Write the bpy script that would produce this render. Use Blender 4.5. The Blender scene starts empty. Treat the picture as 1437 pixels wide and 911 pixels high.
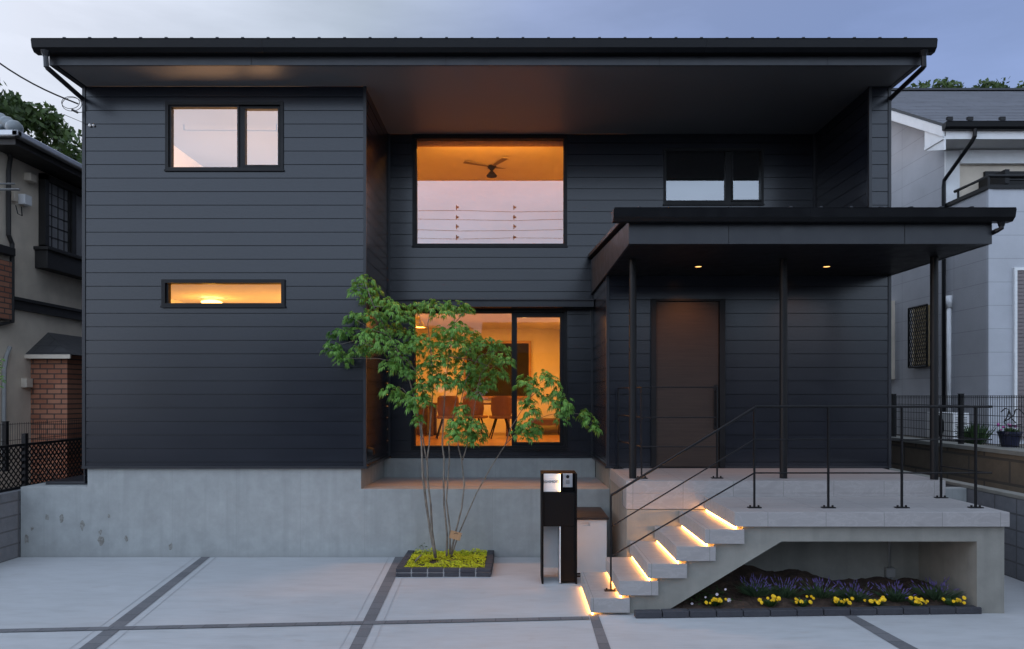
import bpy, math, random
from mathutils import Vector, Matrix, noise as mnoise
R = math.radians
S = bpy.context.scene
C = S.collection
random.seed(7)

# ------------------------------------------------------------------ camera, sky, sun, exposure
CZ, CY, F = 2.27, -10.0, 1000.0
cd = bpy.data.cameras.new('camera'); cam = bpy.data.objects.new('camera', cd); C.objects.link(cam)
cam.location = (0, CY, CZ); cam.rotation_euler = (R(90), 0, 0)
cd.sensor_width = 36; cd.lens = 36 * F / 1437
cd.shift_x = -3.5 / 1437; cd.shift_y = 99.5 / 1437
cd.clip_start = .05; cd.clip_end = 2000
S.camera = cam
SUN_EL, SUN_AZ = 3.0, 252.0         # degrees; azimuth clockwise from +Y: low, far to the left and a little behind the camera
w = bpy.data.worlds.new('World'); S.world = w; w.use_nodes = True
nt = w.node_tree; nt.nodes.clear()
def wn(t, **k):
    n = nt.nodes.new(t)
    for a, b in k.items(): setattr(n, a, b)
    return n
out = wn('ShaderNodeOutputWorld'); add = wn('ShaderNodeAddShader')
bg1 = wn('ShaderNodeBackground'); bg2 = wn('ShaderNodeBackground')
sky = wn('ShaderNodeTexSky', sky_type='NISHITA', sun_disc=False, sun_elevation=R(SUN_EL), sun_rotation=R(SUN_AZ))
sky.dust_density = 1.2; sky.ozone_density = 2.0
nt.links.new(sky.outputs[0], bg1.inputs[0]); bg1.inputs[1].default_value = .10
# high thin cloud that catches the last light: brighter towards the sunset side
tc = wn('ShaderNodeTexCoord')
dot = wn('ShaderNodeVectorMath', operation='DOT_PRODUCT'); nt.links.new(tc.outputs['Generated'], dot.inputs[0])
gd = Vector((-.60, -.80, .02)).normalized(); dot.inputs[1].default_value = gd
rmp = wn('ShaderNodeValToRGB')
mr = wn('ShaderNodeMapRange'); mr.inputs[1].default_value = -1; mr.inputs[2].default_value = 1
nt.links.new(dot.outputs['Value'], mr.inputs[0]); nt.links.new(mr.outputs[0], rmp.inputs[0])
cr = rmp.color_ramp
cr.elements[0].position = 0; cr.elements[0].color = (.20, .245, .46, 1)
cr.elements[1].position = 1; cr.elements[1].color = (1.30, 1.55, 2.0, 1)
for p, c in ((.06, (.20, .25, .47, 1)), (.145, (.28, .33, .52, 1)), (.215, (.44, .49, .58, 1)), (.36, (.80, .82, .92, 1)), (.44, (.86, .98, 1.16, 1)), (.60, (1.0, 1.20, 1.56, 1))):
    e = cr.elements.new(p); e.color = c
mp = wn('ShaderNodeMapping'); mp.inputs['Scale'].default_value = (1.2, 1.2, 5.0); mp.inputs['Rotation'].default_value = (0, R(24), 0)
nz = wn('ShaderNodeTexNoise'); nz.inputs['Scale'].default_value = 2.6; nz.inputs['Detail'].default_value = 7; nz.inputs['Roughness'].default_value = .55
nt.links.new(tc.outputs['Generated'], mp.inputs[0]); nt.links.new(mp.outputs[0], nz.inputs['Vector'])
cm = wn('ShaderNodeMapRange'); cm.inputs[1].default_value = .38; cm.inputs[2].default_value = .72; cm.inputs[3].default_value = .90; cm.inputs[4].default_value = 1.16
nt.links.new(nz.outputs[0], cm.inputs[0])
mul = wn('ShaderNodeVectorMath', operation='SCALE'); nt.links.new(rmp.outputs[0], mul.inputs[0]); nt.links.new(cm.outputs[0], mul.inputs['Scale'])
nt.links.new(mul.outputs[0], bg2.inputs[0]); bg2.inputs[1].default_value = 1.0
nt.links.new(bg1.outputs[0], add.inputs[0]); nt.links.new(bg2.outputs[0], add.inputs[1]); nt.links.new(add.outputs[0], out.inputs[0])
sl = bpy.data.lights.new('sun', 'SUN'); so = bpy.data.objects.new('sun', sl); C.objects.link(so)
sl.energy = .12; sl.angle = R(40); sl.color = (1, .94, .90)
a = R(SUN_AZ); dv = Vector((math.sin(a), math.cos(a), math.tan(R(14))))
so.rotation_euler = dv.to_track_quat('Z', 'Y').to_euler()
vs = S.view_settings; vs.view_transform = 'Standard'; vs.look = 'None'; vs.exposure = 0; vs.gamma = 1; vs.use_curve_mapping = False
S.cycles.use_denoising = True
S.cycles.max_bounces = 8; S.cycles.transparent_max_bounces = 16; S.cycles.sample_clamp_indirect = 6

# ------------------------------------------------------------------ helpers
def P(px, py, D):
    return Vector(((px - 722) * D / F, D + CY, CZ + (555 - py) * D / F))
class MB:
    def __init__(s): s.v = []; s.f = []; s.m = []; s.mi = 0
    def face(s, pts):
        i = len(s.v); s.v += [tuple(p) for p in pts]; s.f.append(tuple(range(i, i + len(pts)))); s.m.append(s.mi)
    def box(s, x0, x1, y0, y1, z0, z1, rz=0, about=None):
        i = len(s.v)
        pts = [(x, y, z) for z in (z0, z1) for x, y in ((x0, y0), (x1, y0), (x1, y1), (x0, y1))]
        if rz:
            cx, cy = about or ((x0 + x1) / 2, (y0 + y1) / 2); c, n = math.cos(rz), math.sin(rz)
            pts = [(cx + (x - cx) * c - (y - cy) * n, cy + (x - cx) * n + (y - cy) * c, z) for x, y, z in pts]
        s.v += pts
        for q in ((3, 2, 1, 0), (4, 5, 6, 7), (0, 1, 5, 4), (1, 2, 6, 5), (2, 3, 7, 6), (3, 0, 4, 7)):
            s.f.append(tuple(i + k for k in q)); s.m.append(s.mi)
        return s
    def prism(s, poly, axis, a0, a1):
        """poly: 2-D points; axis 'x': (y,z), 'y': (x,z), 'z': (x,y)"""
        def mk(p, a): return {'x': (a, p[0], p[1]), 'y': (p[0], a, p[1]), 'z': (p[0], p[1], a)}[axis]
        i = len(s.v); n = len(poly)
        s.v += [mk(p, a0) for p in poly] + [mk(p, a1) for p in poly]
        s.f.append(tuple(range(i, i + n))[::-1]); s.f.append(tuple(range(i + n, i + 2 * n))); s.m += [s.mi] * 2
        for k in range(n):
            s.f.append((i + k, i + (k + 1) % n, i + n + (k + 1) % n, i + n + k)); s.m.append(s.mi)
        return s
    def tube(s, pts, r, n=8, cap=True):
        pts = [Vector(p) for p in pts]
        rs = r if isinstance(r, (list, tuple)) else [r] * len(pts)
        i0 = len(s.v); ref = None
        for k, p in enumerate(pts):
            t = (pts[min(k + 1, len(pts) - 1)] - pts[max(k - 1, 0)]).normalized()
            if ref is None:
                ref = t.orthogonal().normalized()
            ref = (ref - t * ref.dot(t)); ref = ref.normalized() if ref.length > 1e-6 else t.orthogonal().normalized()
            b = t.cross(ref)
            for j in range(n):
                q = 2 * math.pi * j / n + math.pi / n
                s.v.append(tuple(p + (ref * math.cos(q) + b * math.sin(q)) * rs[k]))
        for k in range(len(pts) - 1):
            for j in range(n):
                a_, b_ = i0 + k * n + j, i0 + k * n + (j + 1) % n
                s.f.append((a_, b_, b_ + n, a_ + n)); s.m.append(s.mi)
        if cap:
            s.f.append(tuple(i0 + j for j in range(n))[::-1]); s.f.append(tuple(i0 + (len(pts) - 1) * n + j for j in range(n))); s.m += [s.mi] * 2
        return s
    def lathe(s, prof, cx, cy, n=20):
        i0 = len(s.v)
        for r, z in prof:
            for j in range(n):
                q = 2 * math.pi * j / n; s.v.append((cx + r * math.cos(q), cy + r * math.sin(q), z))
        for k in range(len(prof) - 1):
            for j in range(n):
                a_, b_ = i0 + k * n + j, i0 + k * n + (j + 1) % n
                s.f.append((a_, b_, b_ + n, a_ + n)); s.m.append(s.mi)
        return s
    def ball(s, c, r, sx=1, sy=1, sz=1, n=8, m=5, jit=0):
        i0 = len(s.v)
        for k in range(m + 1):
            th = math.pi * k / m
            for j in range(n):
                ph = 2 * math.pi * j / n; q = r * (1 + random.uniform(-jit, jit))
                s.v.append((c[0] + sx * q * math.sin(th) * math.cos(ph), c[1] + sy * q * math.sin(th) * math.sin(ph), c[2] + sz * q * math.cos(th)))
        for k in range(m):
            for j in range(n):
                a_, b_ = i0 + k * n + j, i0 + k * n + (j + 1) % n
                s.f.append((a_, a_ + n, b_ + n, b_)); s.m.append(s.mi)
        return s
    def build(s, name, mat, parent=None, smooth=False, bevel=0):
        me = bpy.data.meshes.new(name); me.from_pydata(s.v, [], s.f)
        for mm in (mat if isinstance(mat, (list, tuple)) else [mat]): me.materials.append(mm)
        for p, k in zip(me.polygons, s.m): p.material_index = k
        if smooth:
            for p in me.polygons: p.use_smooth = True
        me.update()
        o = bpy.data.objects.new(name, me); C.objects.link(o)
        if parent is not None: adopt(o, parent)
        if bevel:
            b = o.modifiers.new('bevel', 'BEVEL'); b.width = bevel; b.segments = 2; b.limit_method = 'ANGLE'; b.angle_limit = R(40)
        return o
def wmat(o):
    """world matrix from the parent chain (no depsgraph needed)"""
    return wmat(o.parent) @ o.matrix_parent_inverse @ o.matrix_basis if o.parent else o.matrix_basis.copy()
def adopt(o, parent):
    o.parent = parent; o.matrix_parent_inverse = wmat(parent).inverted()
def tag(o, label, cat, group=None, kind=None):
    o['label'] = label; o['category'] = cat
    if group: o['group'] = group
    if kind: o['kind'] = kind
    return o
def thing(name, loc, label, cat, group=None):
    o = bpy.data.objects.new(name, None); C.objects.link(o); o.location = loc; o.empty_display_size = .2
    return tag(o, label, cat, group)
def struct(o, label=None, cat=None):
    o['kind'] = 'structure'
    if label: o['label'] = label
    if cat: o['category'] = cat
    return o
def copy_tree(o, parent=None):
    c = o.copy(); C.objects.link(c)
    if parent is not None:
        c.parent = parent; c.matrix_parent_inverse = o.matrix_parent_inverse.copy()
    for ch in list(o.children): copy_tree(ch, c)
    return c
def lamp(name, loc, energy, color, size=.1, parent=None, typ='POINT', rot=None, **k):
    l = bpy.data.lights.new(name, typ); l.energy = energy; l.color = color
    if typ in ('POINT', 'SPOT'): l.shadow_soft_size = size
    elif typ == 'AREA': l.shape = 'RECTANGLE'; l.size = size
    for a_, b_ in k.items(): setattr(l, a_, b_)
    o = bpy.data.objects.new(name, l); C.objects.link(o); o.location = loc
    if rot: o.rotation_euler = rot
    if parent is not None: adopt(o, parent)
    return o

# ------------------------------------------------------------------ materials
class NT:
    def __init__(s, name):
        s.mat = bpy.data.materials.new(name); s.mat.use_nodes = True; s.t = s.mat.node_tree; s.t.nodes.clear()
        s.o = s.n('ShaderNodeOutputMaterial'); s.tc = s.n('ShaderNodeTexCoord')
    def n(s, t, **k):
        x = s.t.nodes.new(t)
        for a_, b_ in k.items(): setattr(x, a_, b_)
        return x
    def l(s, a_, b_): s.t.links.new(a_, b_)
    def noise(s, scale, detail=4, stretch=(1, 1, 1), rough=.55, loc=(0, 0, 0)):
        m = s.n('ShaderNodeMapping'); m.inputs['Scale'].default_value = stretch; m.inputs['Location'].default_value = loc; s.l(s.tc.outputs['Object'], m.inputs[0])
        x = s.n('ShaderNodeTexNoise'); x.inputs['Scale'].default_value = scale; x.inputs['Detail'].default_value = detail; x.inputs['Roughness'].default_value = rough
        s.l(m.outputs[0], x.inputs['Vector']); return x.outputs[0]
    def ramp(s, v, pts):
        r = s.n('ShaderNodeValToRGB'); s.l(v, r.inputs[0]); e = r.color_ramp.elements
        e[0].position, e[0].color = pts[0][0], (*pts[0][1], 1); e[1].position, e[1].color = pts[-1][0], (*pts[-1][1], 1)
        for p, c in pts[1:-1]: q = e.new(p); q.color = (*c, 1)
        return r.outputs[0]
    def rng(s, v, a0, a1, b0, b1):
        m = s.n('ShaderNodeMapRange'); s.l(v, m.inputs[0])
        for i, x in enumerate((a0, a1, b0, b1)): m.inputs[i + 1].default_value = x
        return m.outputs[0]
    def math(s, op, a_, b_=None):
        m = s.n('ShaderNodeMath', operation=op)
        for i, x in enumerate((a_, b_)):
            if x is None: continue
            if isinstance(x, (int, float)): m.inputs[i].default_value = x
            else: s.l(x, m.inputs[i])
        return m.outputs[0]
    def mix(s, f, a_, b_, blend='MIX'):
        m = s.n('ShaderNodeMix', data_type='RGBA', blend_type=blend)
        for sock, x in ((m.inputs[0], f), (m.inputs[6], a_), (m.inputs[7], b_)):
            if isinstance(x, (int, float)): sock.default_value = x
            elif isinstance(x, tuple): sock.default_value = (*x, 1)
            else: s.l(x, sock)
        return m.outputs[2]
    def bsdf(s, color, rough=.6, metallic=0, bump=None, bstr=.3, bdist=.01, spec=.5, **k):
        b = s.n('ShaderNodeBsdfPrincipled')
        for nm, x in (('Base Color', color), ('Roughness', rough), ('Metallic', metallic), ('Specular IOR Level', spec)):
            if isinstance(x, (int, float)): b.inputs[nm].default_value = x
            elif isinstance(x, tuple): b.inputs[nm].default_value = (*x, 1)
            else: s.l(x, b.inputs[nm])
        for nm, x in k.items(): b.inputs[nm.replace('_', ' ')].default_value = x
        if bump is not None:
            u = s.n('ShaderNodeBump'); u.inputs['Strength'].default_value = bstr; u.inputs['Distance'].default_value = bdist
            s.l(bump, u.inputs['Height']); s.l(u.outputs[0], b.inputs['Normal'])
        s.l(b.outputs[0], s.o.inputs[0]); s.b = b; return b
def mixc(c, k): return tuple(x * k for x in c)
def simple(name, c, rough=.5, metallic=0, var=.12, scale=6, stretch=(1, 1, 1), bump=.0, bscale=60, spec=.5):
    m = NT(name); v = m.noise(scale, 4, stretch)
    col = m.ramp(v, ((.3, mixc(c, 1 - var)), (.7, mixc(c, 1 + var))))
    r = m.rng(v, .3, .7, max(.02, rough - .06), min(1, rough + .06))
    m.bsdf(col, r, metallic, m.noise(bscale, 3) if bump else None, bump, .004, spec)
    return m.mat
def emit(name, c, s):
    m = NT(name); e = m.n('ShaderNodeEmission'); e.inputs[0].default_value = (*c, 1); e.inputs[1].default_value = s
    m.l(e.outputs[0], m.o.inputs[0]); return m.mat
M = {}
def siding_mat(name, c, rough):
    m = NT(name); sx = m.n('ShaderNodeSeparateXYZ'); m.l(m.tc.outputs['Object'], sx.inputs[0])
    # every board of its own very slightly different tone, plus weather marks along the boards
    bd = m.math('FLOOR', m.math('DIVIDE', m.math('SUBTRACT', sx.outputs[2], 6.457), .1895))
    wnz = m.n('ShaderNodeTexWhiteNoise', noise_dimensions='1D'); m.l(bd, wnz.inputs['W'])
    v = m.noise(1.3, 5, (1, 1, 4)); fine = m.noise(90, 2, (1, 1, .25))
    t = m.math('ADD', m.math('MULTIPLY', wnz.outputs[0], .10), m.rng(v, .25, .75, .82, 1.08))
    h = m.n('ShaderNodeVectorMath', operation='SCALE'); h.inputs[0].default_value = c; m.l(t, h.inputs['Scale'])
    m.bsdf(h.outputs[0], m.rng(v, .2, .8, rough - .015, rough + .025), 0, None, 0, 0, .56)
    return m.mat
M['siding'] = siding_mat('dark_siding', (.0075, .0095, .0155), .235)
M['trim'] = simple('dark_metal_trim', (.014, .0155, .020), .40, .0, spec=.45)
M['soffit'] = simple('dark_soffit', (.17, .173, .184), .42, .0, spec=.42, var=.06, scale=2, bump=.02, bscale=20)
M['ceiling'] = simple('black_canopy_lining', (.008, .008, .010), .45, spec=.2)
M['frame'] = simple('black_aluminium', (.006, .006, .007), .42, .0, spec=.25)
M['black'] = simple('black_powder_coat', (.006, .006, .007), .45, .0, spec=.25, bump=.05, bscale=300)
M['gutter'] = simple('dark_gutter', (.006, .0065, .008), .36, .0, spec=.20)
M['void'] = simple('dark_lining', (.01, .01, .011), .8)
def glass_mat(name, refl, tint=(1, 1, 1)):
    m = NT(name); g = m.n('ShaderNodeBsdfGlossy'); g.inputs['Roughness'].default_value = 0.0; g.inputs[0].default_value = (.96, .98, 1, 1)
    t = m.n('ShaderNodeBsdfTransparent'); t.inputs[0].default_value = (*tint, 1)
    fr = m.n('ShaderNodeFresnel'); fr.inputs[0].default_value = 1.5
    f = m.math('MINIMUM', m.math('ADD', fr.outputs[0], refl), 1.0)
    mx = m.n('ShaderNodeMixShader'); m.l(f, mx.inputs[0]); m.l(t.outputs[0], mx.inputs[1]); m.l(g.outputs[0], mx.inputs[2]); m.l(mx.outputs[0], m.o.inputs[0])
    return m.mat
M['glass'] = glass_mat('coated_window_glass', .20, (.92, .93, .92))
M['glass_low'] = glass_mat('clear_window_glass', .0, (.93, .94, .92))
def concrete_mat(name, c, var, bump=.25, streak=True, holes=False, spots=False, joints=False):
    m = NT(name); big = m.noise(.9, 5); mid = m.noise(5, 6, rough=.65); fine = m.noise(70, 3)
    col = m.ramp(big, ((.28, mixc(c, 1 - var)), (.5, c), (.75, mixc(c, 1 + var * .8))))
    col = m.mix(.45, col, m.ramp(mid, ((.3, mixc(c, .66)), (.7, mixc(c, 1.2)))))
    if streak:
        st = m.noise(7, 3, (1, 1, .05)); col = m.mix(m.rng(st, .5, .78, 0, .42), col, mixc(c, .62))
        lt = m.noise(4, 3, (1, 1, .08), loc=(3, 0, 0)); col = m.mix(m.rng(lt, .55, .8, 0, .28), col, mixc(c, 1.3))
    sx = m.n('ShaderNodeSeparateXYZ'); m.l(m.tc.outputs['Object'], sx.inputs[0])
    if joints:      # shuttering board seams every 0.9 m
        fx = m.math('ABSOLUTE', m.math('SUBTRACT', m.math('FRACT', m.math('DIVIDE', m.math('ADD', sx.outputs[0], 6.03 + .9 * 20 - 1.22), .9)), .5))
        col = m.mix(m.math('MULTIPLY', m.math('GREATER_THAN', fx, .4955), .28), col, mixc(c, .6))
        dz = m.noise(3, 4); lo = m.math('ADD', sx.outputs[2], m.rng(dz, .3, .7, -.06, .06))
        col = m.mix(m.rng(lo, 0, .10, .35, 0), col, mixc(c, .72))
    m.bsdf(col, m.rng(mid, .3, .7, .68, .88), 0, m.math('ADD', fine, mid), bump, .004)
    return m.mat
M['concrete'] = concrete_mat('cast_concrete', (.29, .305, .30), .14, joints=True)
M['concrete_plain'] = concrete_mat('rubbed_concrete', (.225, .22, .195), .2)
M['ledge'] = concrete_mat('trowelled_ledge', (.30, .285, .28), .10, streak=False)
def drive_mat():
    m = NT('trowelled_driveway'); c = (.375, .385, .395)
    big = m.noise(.35, 5, (1, 2.2, 1)); mid = m.noise(2.2, 6, (1, 3.5, 1), .65); br = m.noise(14, 4, (.25, 5, 1), .6); fine = m.noise(120, 2)
    col = m.ramp(big, ((.3, mixc(c, .80)), (.7, mixc(c, 1.14))))
    col = m.mix(.55, col, m.ramp(mid, ((.25, (.27, .268, .262)), (.5, c), (.8, mixc(c, 1.22)))))
    col = m.mix(.28, col, m.ramp(br, ((.3, mixc(c, .7)), (.7, mixc(c, 1.2)))))
    sp = m.noise(3.1, 4, loc=(9, 2, 0)); col = m.mix(m.rng(sp, .64, .76, 0, .22), col, (.25, .21, .17))
    m.bsdf(col, m.rng(mid, .3, .7, .62, .85), 0, m.math('ADD', fine, br), .12, .003)
    return m.mat
M['drive'] = drive_mat()
M['asphalt'] = simple('asphalt', (.05, .05, .052), .9, var=.25, scale=30, bump=.4, bscale=150)
M['soil'] = simple('dark_soil', (.050, .030, .020), .95, var=.5, scale=14, bump=.9, bscale=40)
M['earth'] = simple('bare_earth', (.10, .085, .065), .95, var=.35, scale=3, bump=.5)
def paver_mat():
    m = NT('dark_pavers'); v = m.noise(3, 4); f = m.noise(60, 3)
    m.bsdf(m.mix(.5, m.ramp(v, ((.3, (.022, .023, .030)), (.7, (.045, .047, .057)))), m.ramp(f, ((.3, (.024, .024, .03)), (.7, (.05, .05, .058))))), .8, 0, f, .4, .004); return m.mat
M['paver'] = paver_mat()
M['mortar'] = simple('pale_mortar', (.30, .30, .30), .9)
def strip_mat():
    m = NT('paver_strip'); uv = m.n('ShaderNodeUVMap'); sx = m.n('ShaderNodeSeparateXYZ'); m.l(uv.outputs[0], sx.inputs[0])
    fr = m.math('FRACT', m.math('DIVIDE', sx.outputs[0], .22)); jt = m.math('LESS_THAN', fr, .05)
    idw = m.n('ShaderNodeTexWhiteNoise', noise_dimensions='1D'); m.l(m.math('FLOOR', m.math('DIVIDE', sx.outputs[0], .22)), idw.inputs['W'])
    f = m.noise(45, 4); c = m.mix(.5, m.ramp(f, ((.3, (.085, .087, .095)), (.7, (.14, .142, .15)))), m.ramp(idw.outputs[0], ((0, (.085, .087, .095)), (1, (.15, .15, .158)))))
    m.bsdf(m.mix(m.math('MULTIPLY', jt, .7), c, (.05, .05, .055)), .8, 0, f, .3, .003); return m.mat
M['strip'] = strip_mat()
def tile_mat():
    m = NT('grey_stone_tile'); sx = m.n('ShaderNodeSeparateXYZ'); m.l(m.tc.outputs['Object'], sx.inputs[0])
    g = m.n('ShaderNodeNewGeometry'); sn = m.n('ShaderNodeSeparateXYZ'); m.l(g.outputs['True Normal'], sn.inputs[0])
    ux = m.math('DIVIDE', m.math('ADD', sx.outputs[0], 60 - 2.614), .6); uy = m.math('DIVIDE', m.math('ADD', sx.outputs[1], 60 + 2.65), .3)
    ax = m.math('MULTIPLY', m.math('GREATER_THAN', m.math('ABSOLUTE', m.math('SUBTRACT', m.math('FRACT', ux), .5)), .4955), m.math('LESS_THAN', m.math('ABSOLUTE', sn.outputs[0]), .5))
    ay = m.math('MULTIPLY', m.math('GREATER_THAN', m.math('ABSOLUTE', m.math('SUBTRACT', m.math('FRACT', uy), .5)), .491), m.math('LESS_THAN', m.math('ABSOLUTE', sn.outputs[1]), .5))
    jt = m.math('MAXIMUM', ax, ay)
    cb = m.n('ShaderNodeCombineXYZ'); m.l(m.math('FLOOR', ux), cb.inputs[0]); m.l(m.math('FLOOR', uy), cb.inputs[1])
    wnz = m.n('ShaderNodeTexWhiteNoise', noise_dimensions='3D'); m.l(cb.outputs[0], wnz.inputs[0])
    va = m.n('ShaderNodeVectorMath', operation='SCALE'); m.l(wnz.outputs[1], va.inputs[0]); va.inputs['Scale'].default_value = 7
    vv = m.n('ShaderNodeVectorMath', operation='ADD'); m.l(m.tc.outputs['Object'], vv.inputs[0]); m.l(va.outputs[0], vv.inputs[1])
    mp_ = m.n('ShaderNodeMapping'); mp_.inputs['Rotation'].default_value = (.4, .7, .5); mp_.inputs['Scale'].default_value = (1, 2.6, 2.2); m.l(vv.outputs[0], mp_.inputs[0])
    n1 = m.n('ShaderNodeTexNoise'); n1.inputs['Scale'].default_value = 3.2; n1.inputs['Detail'].default_value = 8; n1.inputs['Roughness'].default_value = .62; n1.inputs['Distortion'].default_value = 1.2; m.l(mp_.outputs[0], n1.inputs['Vector'])
    c = (.285, .272, .268)
    col = m.ramp(n1.outputs[0], ((.28, mixc(c, .88)), (.47, c), (.515, mixc(c, 1.12)), (.55, mixc(c, .98)), (.75, mixc(c, 1.05))))
    col = m.mix(m.rng(wnz.outputs[0], 0, 1, 0, .16), col, mixc(c, .75))
    m.bsdf(m.mix(m.math('MULTIPLY', jt, .8), col, (.13, .125, .12)), m.rng(n1.outputs[0], .3, .7, .45, .62), 0, m.math('SUBTRACT', n1.outputs[0], jt), .15, .003)
    return m.mat
M['tile'] = tile_mat()
def block_mat(name, c, bw, bh, mort, axis='x', off=.5, c2=None, z0=0, mortar=.012):
    m = NT(name); sx = m.n('ShaderNodeSeparateXYZ'); m.l(m.tc.outputs['Object'], sx.inputs[0])
    cb = m.n('ShaderNodeCombineXYZ'); m.l(sx.outputs[{'x': 0, 'y': 1}[axis]], cb.inputs[0]); m.l(m.math('SUBTRACT', sx.outputs[2], z0), cb.inputs[1])
    b = m.n('ShaderNodeTexBrick'); m.l(cb.outputs[0], b.inputs['Vector']); b.offset = off
    b.inputs['Scale'].default_value = 1; b.inputs['Brick Width'].default_value = bw; b.inputs['Row Height'].default_value = bh; b.inputs['Mortar Size'].default_value = mortar
    b.inputs['Color1'].default_value = (*c, 1); b.inputs['Color2'].default_value = (*(c2 or mixc(c, .8)), 1); b.inputs['Mortar'].default_value = (*mort, 1)
    v = m.noise(9, 5, rough=.65); f = m.noise(60, 3)
    col = m.mix(.4, b.outputs[0], m.ramp(v, ((.3, mixc(c, .6)), (.7, mixc(c, 1.2)))))
    m.bsdf(m.mix(m.math('MULTIPLY', b.outputs[1], .8), col, mort), .88, 0, m.math('SUBTRACT', m.math('MULTIPLY', f, .4), b.outputs[1]), .5, .01)
    return m.mat
M['block_y'] = block_mat('grey_block_y', (.16, .165, .18), .40, .20, (.09, .09, .095), 'y', 0)
M['brick_y'] = block_mat('red_brick', (.28, .10, .055), .24, .085, (.06, .05, .045), 'y', .5, (.38, .18, .11), mortar=.011)
M['brick_x'] = block_mat('red_brick_front', (.36, .13, .07), .24, .085, (.06, .05, .045), 'x', .5, (.52, .25, .15), mortar=.011)
M['old_wall'] = block_mat('old_stone_wall', (.13, .10, .07), .9, .34, (.07, .06, .05), 'y', .4, (.20, .155, .11), mortar=.02)
def panel_mat(name, c, axis, ph, vert=None):
    m = NT(name); sx = m.n('ShaderNodeSeparateXYZ'); m.l(m.tc.outputs['Object'], sx.inputs[0])
    j = m.math('LESS_THAN', m.math('FRACT', m.math('DIVIDE', m.math('ADD', sx.outputs[2], 10 + ph), .41)), .03)
    if vert:
        jv = m.math('LESS_THAN', m.math('FRACT', m.math('DIVIDE', m.math('ADD', sx.outputs[{'x': 0, 'y': 1}[axis]], 50 + vert), 1.8)), .008)
        j = m.math('MAXIMUM', j, jv)
    st = (1, 9, 9) if axis == 'x' else (9, 1, 9)
    f = m.noise(9, 6, st, .7); v = m.noise(1.5, 4)
    col = m.ramp(v, ((.3, mixc(c, .9)), (.7, mixc(c, 1.07))))
    m.bsdf(m.mix(m.math('MULTIPLY', j, .45), col, mixc(c, .4)), .75, 0, m.math('SUBTRACT', f, m.math('MULTIPLY', j, 3)), .35, .008)
    return m.mat
M['panel_x'] = panel_mat('white_panel_front', (.43, .44, .47), 'x', .1)
M['panel_y'] = panel_mat('white_panel_shaded_side', (.38, .38, .40), 'y', .1, .55)  # same white as the front, darkened in colour for the shaded side
M['white'] = simple('white_paint', (.70, .70, .70), .5, var=.05)
M['street'] = simple('grey_render', (.10, .09, .08), .9)
M['stucco'] = simple('beige_stucco', (.62, .54, .44), .9, var=.12, scale=2.5, bump=.5, bscale=90)
M['dark_wood'] = simple('dark_timber', (.016, .014, .013), .6)
def slate_mat(name, c, lenx=.9):
    m = NT(name); sx = m.n('ShaderNodeSeparateXYZ'); m.l(m.tc.outputs['Object'], sx.inputs[0])
    cb = m.n('ShaderNodeCombineXYZ'); m.l(sx.outputs[0], cb.inputs[0]); m.l(m.math('MULTIPLY', sx.outputs[1], 1.0), cb.inputs[1])
    b = m.n('ShaderNodeTexBrick'); m.l(cb.outputs[0], b.inputs['Vector']); b.inputs['Scale'].default_value = 1
    b.inputs['Brick Width'].default_value = lenx; b.inputs['Row Height'].default_value = .18; b.inputs['Mortar Size'].default_value = .012
    b.inputs['Color1'].default_value = (*c, 1); b.inputs['Color2'].default_value = (*mixc(c, .72), 1); b.inputs['Mortar'].default_value = (*mixc(c, .3), 1)
    m.bsdf(m.mix(.35, b.outputs[0], m.ramp(m.noise(3, 5, (1, 3, 1)), ((.3, mixc(c, .6)), (.7, mixc(c, 1.4))))), .55, 0, b.outputs[1], -.4, .01)
    return m.mat
M['slate'] = slate_mat('grey_slate', (.10, .105, .12))
M['slate_dark'] = slate_mat('dark_slate', (.05, .05, .053), .3)
M['kawara'] = simple('grey_roof_tile', (.16, .18, .19), .45, var=.2)
def door_mat():
    m = NT('dark_oak_door'); g = m.noise(5, 7, (.35, 1, 9), .65); f = m.noise(30, 4, (.12, 1, 6), .6)
    sx = m.n('ShaderNodeSeparateXYZ'); m.l(m.tc.outputs['Object'], sx.inputs[0])
    bd = m.math('FLOOR', m.math('DIVIDE', sx.outputs[2], .39)); wz = m.n('ShaderNodeTexWhiteNoise', noise_dimensions='1D'); m.l(bd, wz.inputs['W'])
    col = m.mix(.5, m.ramp(g, ((.3, (.020, .0135, .010)), (.7, (.050, .033, .025)))), m.ramp(f, ((.3, (.021, .014, .011)), (.7, (.052, .034, .026)))))
    m.bsdf(m.mix(m.rng(wz.outputs[0], 0, 1, 0, .35), col, (.02, .014, .011)), .5, 0, f, .15, .002, .3); return m.mat
M['door'] = door_mat()
M['room'] = simple('white_wallpaper', (.74, .72, .68), .85, var=.03)
def wood_floor():
    m = NT('oak_floor'); g = m.noise(4, 6, (.5, 6, 1), .6); m.bsdf(m.ramp(g, ((.3, (.28, .15, .07)), (.7, (.45, .27, .13)))), .28); return m.mat
M['oak'] = wood_floor()
M['blade'] = simple('fan_blade', (.22, .18, .15), .7)
M['walnut'] = simple('walnut', (.10, .055, .03), .45, var=.3, scale=5, stretch=(1, 8, 8))
M['fabric'] = simple('tan_fabric', (.23, .12, .06), .8, var=.15)
M['led'] = emit('led_strip_light', (1, .40, .075), 50)
M['plate_led'] = emit('name_plate_light', (1, .55, .18), 16)
M['bulb'] = emit('warm_bulb', (1, .60, .16), 6)
M['down'] = emit('downlight_lens', (1, .50, .15), 3.0)
M['bark'] = simple('grey_bark', (.15, .13, .105), .85, var=.55, scale=22, stretch=(1, 1, .4), bump=.4, bscale=50)
M['bark_dark'] = simple('dark_bark', (.07, .055, .04), .9, var=.3, scale=12)
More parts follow.
